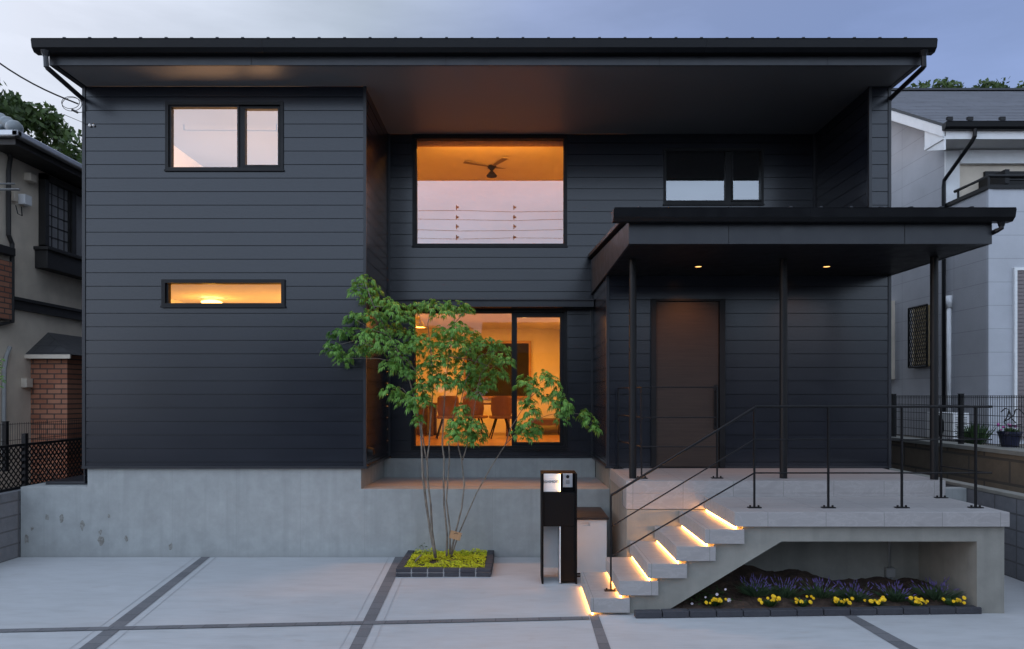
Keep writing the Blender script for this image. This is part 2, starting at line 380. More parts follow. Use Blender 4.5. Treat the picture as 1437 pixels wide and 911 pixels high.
def leaf_mat(name, c1, c2, trans=.25, scale=1.8):
    m = NT(name); g = m.n('ShaderNodeNewGeometry'); v = m.noise(scale, 3)
    t = m.math('ADD', m.math('MULTIPLY', g.outputs['Random Per Island'], .6), m.rng(v, .3, .7, 0, .5))
    col = m.ramp(t, ((.1, c1), (.95, c2)))
    b = m.bsdf(col, .5, spec=.35)
    tr = m.n('ShaderNodeBsdfTranslucent'); m.l(col, tr.inputs[0]); mx = m.n('ShaderNodeMixShader'); mx.inputs[0].default_value = trans
    m.l(b.outputs[0], mx.inputs[1]); m.l(tr.outputs[0], mx.inputs[2]); m.l(mx.outputs[0], m.o.inputs[0]); return m.mat
M['leaf'] = leaf_mat('maple_leaf', (.050, .145, .026), (.24, .47, .09), .36)
M['leaf_dark'] = leaf_mat('evergreen_leaf', (.022, .045, .014), (.075, .12, .030), .2, .5)
M['leaf_mid'] = leaf_mat('bush_leaf', (.02, .05, .015), (.06, .12, .03), .2)
M['sedum'] = leaf_mat('lime_sedum', (.38, .42, .012), (.68, .68, .03), .25, 5)
M['lav_leaf'] = leaf_mat('lavender_leaf', (.035, .07, .035), (.08, .13, .06), .2)
M['lav'] = simple('lavender_bloom', (.10, .07, .22), .7, var=.3, scale=30)
M['marigold'] = simple('marigold_petals', (.85, .55, .012), .6, var=.2, scale=40)
M['petal'] = simple('pale_pink_petals', (.70, .62, .68), .6)
M['pink'] = simple('pink_petals', (.55, .12, .38), .6)
M['navy'] = simple('blue_glaze', (.008, .011, .035), .3)
M['tagwood'] = simple('pale_wood', (.34, .20, .10), .7, stretch=(6, 1, 1))
M['grey_plastic'] = simple('grey_plastic', (.24, .24, .235), .5)
M['alu'] = simple('aluminium', (.45, .45, .46), .35, .6)
M['white_plastic'] = simple('white_plastic', (.74, .73, .72), .35, var=.03)
M['lid'] = simple('brown_lid', (.028, .021, .019), .45, spec=.3, var=.12)
M['ink'] = simple('dark_ink', (.05, .05, .05), .5)
M['black_body'] = simple('matte_black_body', (.004, .004, .0045), .65, spec=.12)
M['bronze_shutter'] = simple('taupe_shutter', (.17, .14, .14), .5)
M['wire'] = simple('cable_black', (.012, .012, .012), .6)
M['curtain'] = simple('grey_curtain', (.20, .20, .21), .9)
M['amber_glass'] = simple('amber_glass', (.36, .26, .12), .25)

# ------------------------------------------------------------------ ground
struct(MB().box(-400, 400, -400, 400, -.5, -.012).build('ground', M['earth']))
struct(MB().box(-60, 60, -24, -7.9, -.2, -.008).build('road', M['asphalt']))
struct(MB().box(-7.0, 6.2, -7.8, .0, -.2, 0).build('driveway', M['drive']))
struct(MB().box(-7.0, 6.2, .3, 9, -.2, 0.0).build('yard', M['earth']))
def strip(name, a0, a1, b0, b1, z):
    """a paver band from end a (two corners) to end b"""
    pts = [(*q, z) for q in (a0, a1, b1, b0)]
    me = bpy.data.meshes.new(name); me.from_pydata(pts, [], [(0, 1, 2, 3)]); me.materials.append(M['strip'])
    L = (Vector(b0) - Vector(a0)).length; uv = me.uv_layers.new(name='UVMap')
    for i, c in enumerate(((0, 0), (0, 1), (L, 1), (L, 0))): uv.data[i].uv = c
    if me.polygons[0].normal.z < 0: me.flip_normals()
    o = bpy.data.objects.new(name, me); C.objects.link(o); return struct(o)
def G(px, py):
    D = CZ * F / (py - 555); return ((px - 722) * D / F, D + CY)
def ext(p, q, y):       # the point of line pq at depth y
    t = (y - p[1]) / (q[1] - p[1]); return (p[0] + (q[0] - p[0]) * t, y)
for L, Rr, yb in (((G(284, 781), G(111, 911)), (G(296, 781), G(135, 911)), -.001),
                  ((G(555, 781), G(490, 911)), (G(569, 781), G(508, 911)), -.001),
                  ((G(829, 871), G(840.5, 911)), (G(842.5, 871), G(857, 911)), -2.6),
                  ((G(1187, 866), G(1262, 911)), (G(1204, 866), G(1288, 911)), -2.55)):
    strip('paver_strip', ext(*L, yb), ext(*Rr, yb), ext(*L, -7.7), ext(*Rr, -7.7), .004)
M['groove'] = simple('trowel_line', (.315, .325, .335), .85)
def trowel(a0, b0, off):
    d = (Vector(b0) - Vector(a0)).normalized(); n_ = Vector((-d.y, d.x)) * off; w2 = Vector((-d.y, d.x)) * .006
    p, q = Vector(a0) + n_, Vector(b0) + n_; t = MB(); t.face([(*(p - w2), .003), (*(q - w2), .003), (*(q + w2), .003), (*(p + w2), .003)]); struct(t.build('trowel_line', M['groove']))
for a0, b0, sg_ in ((ext(G(284, 781), G(111, 911), -.02), ext(G(284, 781), G(111, 911), -7.6), -1), (ext(G(296, 781), G(135, 911), -.02), ext(G(296, 781), G(135, 911), -7.6), 1),
                    (ext(G(569, 781), G(508, 911), -1.12), ext(G(569, 781), G(508, 911), -7.6), 1), (ext(G(555, 781), G(490, 911), -.02), ext(G(555, 781), G(490, 911), -7.6), -1)):
    trowel(a0, b0, .085 * sg_)
hs = (G(0, 885.5), G(480, 873.5)), (G(0, 889), G(480, 877.5))
strip('paver_strip', (-7.0, -3.335), (-7.0, -3.235), (.76, -2.80), (.76, -2.70), .008)

# ------------------------------------------------------------------ the house
house = thing('modern_house', (0, 0, 0), 'two-storey charcoal clapboard house with deep eaves and glowing orange windows', 'house')
PITCH, PH = .1895, 6.457
def siding(mb, u0, u1, z0, z1, holes, mapf):
    """lapped boards: every board a sloping face with a shadow gap on top; holes are (u0,u1,z0,z1)"""
    k0 = math.floor((z0 - PH) / PITCH); k1 = math.ceil((z1 - PH) / PITCH)
    def outset(k, z):
        t = (z - (PH + k * PITCH)) / PITCH
        return .013 - .0012 * t
    for k in range(k0, k1 + 1):
        b0 = PH + k * PITCH; gz = b0 + PITCH - .0085
        for (a0, a1, groove) in ((b0, gz, False), (gz, b0 + PITCH, True)):
            s0, s1 = max(a0, z0), min(a1, z1)
            if s1 - s0 < 1e-5: continue
            cuts = sorted({s0, s1} | {h for ho in holes for h in (ho[2], ho[3]) if s0 < h < s1})
            for c0, c1 in zip(cuts, cuts[1:]):
                zm = (c0 + c1) / 2
                segs = [(u0, u1)]
                for ho in holes:
                    if ho[2] < zm < ho[3]:
                        ns = []
                        for p, q in segs:
                            if ho[0] > p: ns.append((p, min(q, ho[0])))
                            if ho[1] < q: ns.append((max(p, ho[1]), q))
                        segs = [t for t in ns if t[1] - t[0] > 1e-5]
                for p, q in segs:
                    if groove:
                        mb.face([mapf(p, -.020, c0), mapf(q, -.020, c0), mapf(q, -.020, c1), mapf(p, -.020, c1)])
                        if c0 == a0: mb.face([mapf(p, .0119, c0), mapf(q, .0119, c0), mapf(q, -.020, c0), mapf(p, -.020, c0)])
                        if c1 == a1: mb.face([mapf(p, -.020, c1), mapf(q, -.020, c1), mapf(q, .013, c1), mapf(p, .013, c1)])
                    else:
                        e0, e1 = outset(k, c0), outset(k, c1)
                        mb.face([mapf(p, e0, c0), mapf(q, e0, c0), mapf(q, e1, c1), mapf(p, e1, c1)])
    return mb
front = lambda Y: (lambda u, o, z: (u, Y - o, z))
right = lambda X: (lambda u, o, z: (X + o, u, z))      # faces +X
left = lambda X: (lambda u, o, z: (X - o, u, z))       # faces -X
W1 = (-4.890, -3.235, 5.420, 6.384); W2 = (-4.935, -3.212, 3.508, 3.892)
W3 = (-1.690, .872, 4.735, 6.60 - .035); W4 = (2.47, 4.125, 5.43, 6.36); W5 = (-1.705, .87, 1.385, 3.70)
DOOR = (1.91, 2.945, 1.252, 3.62)
ZS, ZF = 6.60, 1.275      # soffit, foot of the siding
YR = 1.82                 # back of the recess
siding(MB(), -6.03, -2.10, ZF, ZS, (W1, W2), front(0)).build('wall', M['siding'], house)
siding(MB(), 0, YR, ZF, ZS, (), right(-2.10)).build('wall', M['siding'], house)
siding(MB(), -2.10, 5.0, 1.25, ZS, (W3, W4, W5), front(YR)).build('wall', M['siding'], house)
siding(MB(), 0, YR, 4.2, ZS, (), left(4.99)).build('wall', M['siding'], house)
siding(MB(), 4.99, 5.25, 3.95, ZS, (), front(0)).build('wall', M['siding'], house)
siding(MB(), 1.31, 5.25, ZF, 3.95, (DOOR,), front(0)).build('wall', M['siding'], house)
siding(MB(), 0, YR, ZF, 3.95, (), left(1.31)).build('wall', M['siding'], house)
siding(MB(), .02, 8, .2, 6.6, (), right(5.25)).build('wall', M['siding'], house)
siding(MB(), .02, 8, 1.03, 6.6, (), left(-6.03)).build('wall', M['siding'], house)
MB().box(-6.02, 5.24, 8, 8.05, 0, 7.3).build('wall', M['siding'], house)
for bx in ((-6.055, -6.012, -.024, .03, ZF, ZS), (-2.117, -2.076, -.022, .02, ZF, ZS), (1.286, 1.326, -.022, .02, ZF, 3.95), (5.236, 5.276, -.024, .03, ZF, ZS), (4.966, 5.006, -.022, .02, 3.96, ZS),
           (-2.09, -2.06, YR - .03, YR, 1.25, ZS), (4.95, 4.98, YR - .03, YR, 4.2, ZS), (1.27, 1.295, YR - .03, YR, 1.25, 3.95)):
    MB().box(*bx).build('corner_trim', M['trim'], house)
t = MB()   # drip flashing at the foot of the boards
t.box(-6.055, -2.06, -.035, 0, ZF - .03, ZF + .004); t.box(-2.10, -2.06, 0, YR - .02, ZF - .03, ZF + .004)
t.box(-2.05, 1.27, YR - .035, YR, ZF - .045, ZF - .01); t.box(1.27, 1.31, 0, YR - .04, ZF - .03, ZF + .004)
t.box(1.27, DOOR[0], -.035, 0, ZF - .024, ZF + .004); t.box(DOOR[1], 5.275, -.035, 0, ZF - .024, ZF + .004)
t.build('flashing', M['trim'], house)

# roof, soffit, fascia, gutter
MB().box(-6.0, 5.30, -.63, 7.9, ZS + .002, ZS + .03).build('soffit', M['soffit'], house)
t = MB(); t.box(-6.10, 5.33, -.66, -.632, ZS - .004, 6.735)
t.prism([(-.63, ZS - .004), (-.63, 6.74), (8.2, 7.45), (8.2, 7.30), (.2, ZS - .004)], 'x', -6.10, -6.02)
t.prism([(-.63, ZS - .004), (-.63, 6.74), (8.2, 7.45), (8.2, 7.30), (.2, ZS - .004)], 'x', 5.262, 5.33)
t.build('fascia', M['trim'], house, bevel=.003)
def gutter(x0, x1, y0, y1, z0, z1, parent):
    d = y1 - y0
    prof = [(y1, z1 - .015), (y1, z0), (y0 + d * .42, z0), (y0 + d * .12, z0 + (z1 - z0) * .30), (y0, z1 - .012), (y0 - .006, z1), (y0 + .018, z1), (y0 + .02, z1 - .02), (y0 + d * .2, z0 + (z1 - z0) * .36), (y0 + d * .45, z0 + .02), (y1 - .015, z0 + .02), (y1 - .015, z1 - .015)]
    g = MB().prism(prof, 'x', x0, x1)
    solid = [(y1, z1 - .015), (y1, z0), (y0 + d * .42, z0), (y0 + d * .12, z0 + (z1 - z0) * .30), (y0, z1 - .012)]
    g.prism(solid, 'x', x0 - .008, x0 + .004); g.prism(solid, 'x', x1 - .004, x1 + .008)
    n = int((x1 - x0) / 3.2)
    for i in range(1, n + 1):         # joint sleeves
        x = x0 + (x1 - x0) * i / (n + 1)
        g.prism([(y1, z0 - .004), (y0 + d * .40, z0 - .004), (y0 + d * .10, z0 + (z1 - z0) * .28), (y0 - .005, z1 - .006), (y0 + .03, z1 - .006)], 'x', x - .05, x + .05)
    return g.build('gutter', M['gutter'], parent)
for X in (-3.45, -.9, 1.9, 4.1): MB().box(X - .003, X + .003, -.663, -.6605, ZS, 6.73).build('joint', M['void'], house)
roof = MB(); roof.prism([(-.69, 6.82), (-.69, 6.90), (8.25, 7.62), (8.25, 7.54)], 'x', -6.13, 5.36)
k = 0; x = -5.9
while x < 5.3:
    roof.prism([(-.70, 6.89), (-.70, 6.949), (8.2, 7.68), (8.2, 7.61)], 'x', x, x + .035); x += .333
roof = roof.build('roof', M['trim'], house)
gutter(-6.22, 5.44, -.83, -.68, 6.715, 6.868, roof)
for sx_, xe, xw in ((-1, -6.06, -6.09), (1, 5.33, 5.31)):
    p = [(xe, -.76, 6.73), (xe, -.76, 6.60), (xe, -.72, 6.52), (xw, -.10, 6.47 if sx_ < 0 else 6.44), (xw, -.02, 6.40)]
    D0 = 10 - .76
    top = P(64 if sx_ < 0 else 1296, 74, D0); mid_ = P(65 if sx_ < 0 else 1296.5, 94, D0); end = P(115 if sx_ < 0 else 1250, 138, 9.98)
    t = MB().tube([top, mid_, mid_ + (end - mid_) * .04, end, Vector((end.x, .06, end.z - .05)), Vector((end.x, .08, 1.06))], .032, 8)
    t.tube([top + Vector((0, 0, .02)), top - Vector((0, 0, .05))], [.06, .034], 8)
    t.build('downpipe', M['trim'] if sx_ < 0 else M['gutter'], house, smooth=False)

# windows
def window(h, Y, bars, fw, glassmat, out_=.03, sash=None, name='window'):
    """h: outer (x0,x1,z0,z1); bars: list of (x0,x1,z0,z1) glass lights"""
    x0, x1, z0, z1 = h
    f = MB(); f.box(x0, x1, Y - out_, Y + .09, z0, z0 + fw); f.box(x0, x1, Y - out_, Y + .09, z1 - fw, z1)
    f.box(x0, x0 + fw, Y - out_, Y + .09, z0 + fw, z1 - fw); f.box(x1 - fw, x1, Y - out_, Y + .09, z0 + fw, z1 - fw)
    f.box(x0 - .01, x1 + .01, Y - out_ - .012, Y - out_ + .01, z0 - .012, z0 + .012)
    xs = sorted(bars)
    for (a0, a1, c0, c1) in xs:      # each light: its own sash down to the glass
        f.box(a0 - .028, a0, Y - .005, Y + .07, c0 - .028, c1 + .028); f.box(a1, a1 + .028, Y - .005, Y + .07, c0 - .028, c1 + .028)
        f.box(a0, a1, Y - .005, Y + .07, c0 - .028, c0); f.box(a0, a1, Y - .005, Y + .07, c1, c1 + .028)
    prev = x0 + fw
    for (a0, a1, c0, c1) in xs:
        if a0 - .028 - prev > .002: f.box(prev, a0 - .028, Y + .01, Y + .08, z0 + fw, z1 - fw)
        if c0 - .028 > z0 + fw: f.box(a0 - .028, a1 + .028, Y + .012, Y + .078, z0 + fw, c0 - .028)
        if c1 + .028 < z1 - fw: f.box(a0 - .028, a1 + .028, Y + .012, Y + .078, c1 + .028, z1 - fw)
        prev = a1 + .028
    if x1 - fw - prev > .002: f.box(prev, x1 - fw, Y + .01, Y + .08, z0 + fw, z1 - fw)
    o = f.build(name, M['frame'], house)
    for (a0, a1, c0, c1) in xs:
        MB().face([(a0, Y + .035, c0), (a1, Y + .035, c0), (a1, Y + .035, c1), (a0, Y + .035, c1)]) if 0 else None
        g = MB(); g.face([(a0, Y + .035, c0), (a1, Y + .035, c0), (a1, Y + .035, c1), (a0, Y + .035, c1)]); g.build('pane', glassmat, o)
    return o
def rc(xa, ya, xb, yb, D):    # glass rect from photo corners
    a_, b_ = P(xa, yb, D), P(xb, ya, D); return (a_.x, b_.x, a_.z, b_.z)
window(W1, 0, [rc(240.5, 150.5, 333, 235, 10), rc(344, 153, 390, 231.5, 10)], .045, M['glass'])
window(W2, 0, [rc(236.5, 398, 396, 425.5, 10)], .05, M['glass_low'], out_=.045)
window(W3, YR, [rc(585.5, 195, 790.5, 342.5, 11.85)], .045, M['glass'])
window(W4, YR, [rc(933.5, 212, 1017, 282, 11.85), rc(1028, 212, 1067.5, 281, 11.85)], .04, M['glass'])
window(W5, YR, [rc(583.5, 440, 718, 626, 11.85), rc(725.5, 445.5, 785.5, 620.5, 11.85)], .05, M['glass_low'], out_=.05)
# sheet-metal awning over the sliding window
t = MB(); t.box(-2.085, 1.285, 1.50, YR - .012, 3.70, 3.80); t.prism([(1.47, 3.80), (1.47, 3.825), (YR - .012, 3.86), (YR - .012, 3.80)], 'x', -2.085, 1.285)
t.build('awning', M['trim'], house, bevel=.003)
# round vent hood on the warm side wall
hb = MB(); c0 = Vector((-2.09, .18, 1.47))
for k in range(7):
    a0, a1 = math.pi * k / 6 - math.pi / 2, 0
n = 12; ring = []
for k in range(n + 1):
    a0 = math.pi * k / n; ring.append((math.cos(a0) * .075, math.sin(a0) * .075))
for k in range(n):
    (ya, za), (yb, zb) = ring[k], ring[k + 1]
    hb.face([(-2.088, c0.y + ya, c0.z + za), (-2.088, c0.y + yb, c0.z + zb), (-2.01, c0.y + yb * .9, c0.z + zb * .9 - .02), (-2.01, c0.y + ya * .9, c0.z + za * .9 - .02)])
hb.face([(-2.01, c0.y + y * .9, c0.z + z * .9 - .02) for y, z in ring])
hb.box(-2.088, -2.01, c0.y - .075, c0.y + .075, c0.z - .05, c0.z)
hb.build('vent_hood', M['black'], house)

# front door
dr = MB(); dr.box(1.985, 2.86, -.02, .03, 1.27, 3.585); dr = dr.build('door', M['door'], house, bevel=.003)
t = MB(); t.box(DOOR[0], 1.98, -.05, .06, 1.252, 3.62); t.box(2.865, DOOR[1], -.05, .06, 1.252, 3.62); t.box(1.98, 2.865, -.05, .06, 3.59, 3.62); t.box(1.98, 2.865, -.03, .05, 1.252, 1.266)
t.build('door_frame', M['frame'], dr)
t = MB(); t.box(2.79, 2.845, -.045, -.02, 1.80, 2.42); t.box(2.805, 2.83, -.095, -.075, 1.84, 2.36); t.box(2.805, 2.83, -.09, -.03, 1.86, 1.885); t.box(2.805, 2.83, -.09, -.03, 2.31, 2.335)
t.build('handle', M['black'], dr, bevel=.004)

# foundation
t = MB()
t.prism([(-6.94, -.1), (1.335, -.1), (1.335, .955), (-2.155, .955), (-2.155, ZF - .03), (-6.0, ZF - .03), (-6.0, .985), (-6.94, .985)], 'y', .012, .30)
t.box(-2.50, -2.155, .301, YR + .1, -.1, ZF - .03)
t.box(-2.15, 1.33, YR - .10, YR + .1, .6, ZF - .045)              # behind the ledge
t.box(-6.94, -6.80, .301, 5.0, -.1, .985)
t.build('foundation', M['concrete'], house, bevel=.004)
t = MB(); t.prism([(.301, .90), (.301, .958), (YR - .101, .925), (YR - .101, .86)], 'x', -2.154, 1.334); t.build('ledge', M['ledge'], house)
# rust-brown form-tie marks on the bare concrete
def tie_mat():
    m = NT('form_tie_stain'); v = m.noise(40, 4); m.bsdf(m.ramp(v, ((.35, (.15, .142, .125)), (.65, (.25, .25, .235)))), .9, 0, v, .6, .01); return m.mat
M['tie'] = tie_mat()
for px, py, q_ in ((37, 756, 7), (45, 742, 4), (66, 726, 5), (87, 727, 6), (115, 737, 7), (142, 760, 8), (141, 747, 4), (153, 724, 4), (177, 755, 5), (240, 767, 5)):
    c = P(px, py, 10.011); n = 9; t = MB()
    t.face([(c.x + .0095 * q_ * (.5 + random.random() * .6) * math.cos(2 * math.pi * q / n) * .7, .0095, c.z + .0105 * q_ * (.5 + random.random() * .8) * math.sin(2 * math.pi * q / n)) for q in range(n)])
    t.build('form_tie_mark', M['tie'], house)

# canopy over the entrance
CX0, CX1, CYF, CZB = 1.265, 5.28, -2.12, 3.95
can = MB(); can.box(CX0 + .03, CX1 - .03, CYF + .03, YR - .02, CZB, CZB + .03); can = can.build('canopy', M['ceiling'], house)
t = MB(); t.box(CX0, CX1, CYF - .002, CYF + .028, CZB - .006, 4.185)
t.prism([(CYF + .028, CZB - .006), (CYF + .028, 4.20), (YR - .02, 4.51), (YR - .02, CZB - .006)], 'x', CX0, CX0 + .028)
t.prism([(CYF + .028, CZB - .006), (CYF + .028, 4.20), (YR - .02, 4.51), (YR - .02, CZB - .006)], 'x', CX1 - .028, CX1)
t.build('fascia', M['trim'], can, bevel=.003)
t = MB(); t.prism([(CYF - .03, 4.235), (CYF - .03, 4.275), (YR - .015, 4.60), (YR - .015, 4.55)], 'x', CX0 - .05, CX1 + .05)
x = CX0 + .1
while x < CX1: t.prism([(CYF - .035, 4.27), (CYF - .035, 4.353), (YR - .02, 4.68), (YR - .02, 4.59)], 'x', x, x + .03); x += .333
t.build('canopy_roof', M['trim'], can)
for px in (1022.5, 1269.5):
    X = (px - 722) * (CYF + 10) / F; MB().box(X - .003, X + .003, CYF - .005, CYF - .0025, CZB, 4.18).build('joint', M['void'], can)
gutter(1.08, 5.42, -2.30, -2.15, 4.165, 4.302, can)
t = MB().tube([(5.33, -2.2, 4.17), (5.33, -2.2, 4.10), (5.30, -2.17, 4.08), (5.27, -1.7, 4.02)], .026, 8); t.tube([(5.33, -2.2, 4.19), (5.33, -2.2, 4.12)], [.05, .028], 8); t.build('downpipe', M['gutter'], can)
for X, D_ in ((P(980, 374, 9.28).x, 9.28), (P(1160, 374, 9.28).x, 9.28)):
    y = D_ + CY
    t = MB().lathe([(.058, CZB - .001), (.058, CZB - .006), (.045, CZB - .006), (.043, CZB + .02)], X, y, 20); d = t.build('downlight', M['frame'], can)
    t = MB(); t.face([(X + .042 * math.cos(q * math.pi / 8), y + .042 * math.sin(q * math.pi / 8), CZB - .003) for q in range(16)][::-1]); t.build('lens', M['down'], d)
    lamp('downlight_lamp', (X, y, CZB - .02), 42, (1, .38, .12), .03, d, 'SPOT', (R(24), 0, 0), spot_size=R(96), spot_blend=.8)
for X, y in ((1.456, -1.23), (3.31, -1.23), (5.095, -1.35)):
    MB().tube([(X, y, 1.252), (X, y, CZB)], .045, 20).build('post', M['black'], house, smooth=False)

# rooms behind the glass
def room(x0, x1, y0, y1, z0, zc0, zc1, name='room', wallm=None, floorm=None, holes=True):
    t = MB()
    t.face([(x0, y1, z0), (x1, y1, z0), (x1, y1, zc1), (x0, y1, zc1)])
    t.face([(x0, y0, z0), (x0, y1, z0), (x0, y1, zc1), (x0, y0, zc0)]); t.face([(x1, y0, z0), (x1, y1, z0), (x1, y1, zc1), (x1, y0, zc0)])
    t.face([(x0, y0, zc0), (x1, y0, zc0), (x1, y1, zc1), (x0, y1, zc1)])
    t.mi = 1; t.face([(x0, y0, z0), (x1, y0, z0), (x1, y1, z0), (x0, y1, z0)])
    return t.build(name, [wallm or M['room'], floorm or M['oak']], house)
def reveal(h, Y0, Y1, m):     # plastered window reveal between frame and room
    x0, x1, z0, z1 = h; t = MB()
    t.face([(x0, Y0, z0), (x1, Y0, z0), (x1, Y1, z0), (x0, Y1, z0)]); t.face([(x0, Y0, z1), (x1, Y0, z1), (x1, Y1, z1), (x0, Y1, z1)])
    t.face([(x0, Y0, z0), (x0, Y1, z0), (x0, Y1, z1), (x0, Y0, z1)]); t.face([(x1, Y0, z0), (x1, Y1, z0), (x1, Y1, z1), (x1, Y0, z1)])
    t.build('window_reveal', m, house)
room(-5.9, -3.0, .10, 3.6, 4.10, 6.52, 6.95)
room(-5.9, -2.3, .10, 4.2, 1.40, 3.93, 3.93)
room(-2.9, 1.85, YR + .10, 7.9, 4.05, 6.63, 6.07)
room(-3.2, 1.22, YR + .10, 7.5, 1.36, 3.90, 3.90)
room(1.9, 4.85, YR + .10, 4.2, 4.4, 6.5, 6.6, wallm=M['void'], floorm=M['void'])  # black walls and floor stand in for the dark of an unlit room
for h, Y in ((W1, 0), (W2, 0), (W3, YR), (W5, YR)): reveal(h, Y + .085, Y + .11, M['room'])
WARM = (1, .36, .04)

# ------------------------------------------------------------------ porch and stair
porch = thing('entrance_stair', (3.2, -1.6, 0), 'grey stone-tiled porch with floating lit steps and concrete underside', 'stairs')
ZL, ZU, RISE = 1.065, 1.25, .1775
YS0, YS1 = -2.65, -1.56
MB().box(1.335, 5.15, -1.49, -.012, ZU - .15, ZU).build('landing', M['tile'], porch, bevel=.004)
MB().box(1.338, 5.137, -1.487, -1.2, ZL - .002 - .15, ZU - .15).build('riser', M['tile'], porch)
t = MB(); t.box(1.343, 5.10, -1.484, .005, -.05, ZL - .16); t.box(1.343, 1.60, -1.1, .008, ZL - .16, ZU - .152); t.box(1.336, 1.38, .012, YR - .1, -.05, ZF - .032)
t.build('podium', M['concrete_plain'], porch)
MB().box(2.27, 5.11, YS0, -1.492, ZL - .15, ZL).build('deck', M['tile'], porch, bevel=.004)
XL = [.786, 1.080, 1.376, 1.672, 1.968]
for i, xl in enumerate(XL):
    z = RISE * (i + 1)
    st = MB().box(xl, xl + .405, YS0, YS1 + (.07 if i > 1 else 0), z - .15, z).build('step', M['tile'], porch, bevel=.004)
    MB().box(xl + .014, xl + .026, YS0 + .012, YS1, z - .1725, z - .152).build('light_strip', M['led'], st)
dk = [o for o in porch.children if o.name.startswith('deck')][0]
MB().box(2.284, 2.296, YS0 + .012, -1.5, ZL - .1725, ZL - .152).build('light_strip', M['led'], dk)
yf = -2.58
top = []
tops = [(XL[0] + .11, RISE - .151)]
poly = [(XL[0] + .11, -.05)]
for i in range(5):
    zb = RISE * (i + 1) - .151; xa = XL[i] + .11; xb = (XL[i + 1] if i < 4 else 2.27) + .11
    poly += [(xa, zb), (xb, zb)]
poly += [(2.38, ZL - .151), (2.78, ZL - .151), (2.78, .749), (1.543, -.0), (1.543, -.05)]
# split the stair into convex slices so that every face is flat
t = MB()
def soffit_z(x): return max(-.05, min(.749, (x - 1.543) / (2.78 - 1.543) * .749))
cuts = sorted({p[0] for p in poly} | {1.543})
for xa, xb in zip(cuts, cuts[1:]):
    if xb - xa < 1e-4: continue
    xm = (xa + xb) / 2; zt = ZL - .151
    for i in range(5):
        if XL[i] + .11 <= xm < (XL[i + 1] if i < 4 else 2.27) + .11: zt = RISE * (i + 1) - .151
    za, zb = (soffit_z(xa), soffit_z(xb)) if xm > 1.543 else (-.05, -.05)
    t.face([(xa, yf, za), (xb, yf, zb), (xb, yf, zt), (xa, yf, zt)])
    t.face([(xa, yf, za), (xb, yf, zb), (xb, YS1 + .06, zb), (xa, YS1 + .06, za)])
    t.face([(xa, yf, zt), (xb, yf, zt), (xb, YS1 + .06, zt), (xa, YS1 + .06, zt)])
    t.face([(xa, yf, -.05 if xm < 1.543 else za), (xa, YS1 + .06, za), (xa, YS1 + .06, zt), (xa, yf, zt)])
t.build('stringer', M['concrete_plain'], porch)
t = MB(); t.box(2.78, 5.10, yf, -2.42, .749, ZL - .151); t.box(4.815, 5.10, yf, -2.42, -.05, .749)
t.box(2.78, 5.10, -2.42, -1.49, .79, ZL - .151); t.box(4.83, 5.095, -2.42, -1.48, -.05, .79)
t.build('frame', M['concrete_plain'], porch)

# railings
def railing_part(root, base, top_z, w=.028, axis='y', plate=True):
    x, y, z = base; h = .016
    b = MB()
    if axis == 'y': b.box(x - h / 2, x + h / 2, y - w / 2, y + w / 2, z, top_z)
    else: b.box(x - w / 2, x + w / 2, y - h / 2, y + h / 2, z, top_z)
    o = b.build('post', M['black'], root)
    if plate:
        p = MB().box(x - .07, x + .07, y - .03, y + .03, z + .001, z + .011)
        for s_ in (-.045, .045): p.tube([(x + s_, y, z + .011), (x + s_, y, z + .030)], .011, 6)
        p.build('base_plate', M['black'], o)
    return o
YRl = -2.37
rail1 = thing('porch_railing', (3.2, YRl, ZL), 'thin black steel railing along porch front and down the lit steps', 'railing')
ZT, ZM, ZLo = 2.15, 1.797, 1.44
for X in (2.568, 3.36, 4.147, 4.937): railing_part(rail1, (X, YRl, ZL), ZT)
railing_part(rail1, (5.01, -1.63, ZL), ZT)
railing_part(rail1, (1.032, YRl, RISE), 1.20)
def rail(root, pts, r, nm='rail'): MB().tube(pts, r, 8).build(nm, M['black'], root)
nx = 1.032
sl_ = (ZT - 1.20) / (2.59 - nx)
rail(rail1, [(nx, YRl, 1.20), (2.59, YRl, ZT), (5.11, YRl, ZT)], .014)
rail(rail1, [(nx, YRl, .865), (2.568, YRl, ZM), (5.11, YRl, ZM)], .0075)
rail(rail1, [(nx, YRl, .545), (2.568, YRl, ZLo), (5.11, YRl, ZLo)], .0085)
for z, r in ((ZT, .011), (ZM, .0075), (ZLo, .0085)): rail(rail1, [(5.06, YRl, z), (5.01, -1.63, z)], r)
rail2 = thing('landing_railing', (1.5, -.7, ZU), 'thin black steel guard rail on the upper landing beside the front door', 'railing')
for base in ((1.44, -.10, ZU), (1.558, -1.26, ZU), (2.49, -1.24, ZU)): railing_part(rail2, base, 2.37, axis='y')
for z in (2.37, 2.0, 1.64): rail(rail2, [(1.44, -.10, z), (1.558, -1.26, z), (2.49, -1.24, z)], .008)

# ------------------------------------------------------------------ things on the drive
mp_ = thing('letterbox_post', (.54, -1.2, 0), 'tall black letterbox post with lit name plate and intercom on the driveway', 'letterbox')
X0, X1, Yf, Yb = .326, .754, -1.43, -1.03
t = MB(); t.box(X0, X0 + .024, Yf, Yb, 0, 1.327); t.box(.560, X1 - .02, Yf + .02, Yb, .02, .69); t.box(X1 - .02, X1, Yf, Yb, 0, 1.327)
t.box(X0 + .024, X1 - .02, Yf + .02, Yb, .69, 1.10); t.box(X0 + .024, X1 - .02, Yf + .10, Yb, 1.10, 1.327); t.box(.555, .572, Yf + .015, Yf + .10, 1.10, 1.327)
t.box(.557, .565, Yf + .0, Yb, 0, .69)
t.build('body', M['black_body'], mp_, bevel=.003)
MB().box(X0 + .030, X1 - .026, Yf + .012, Yf + .019, .70, 1.09).build('letterbox_door', M['black_body'], mp_, bevel=.002)
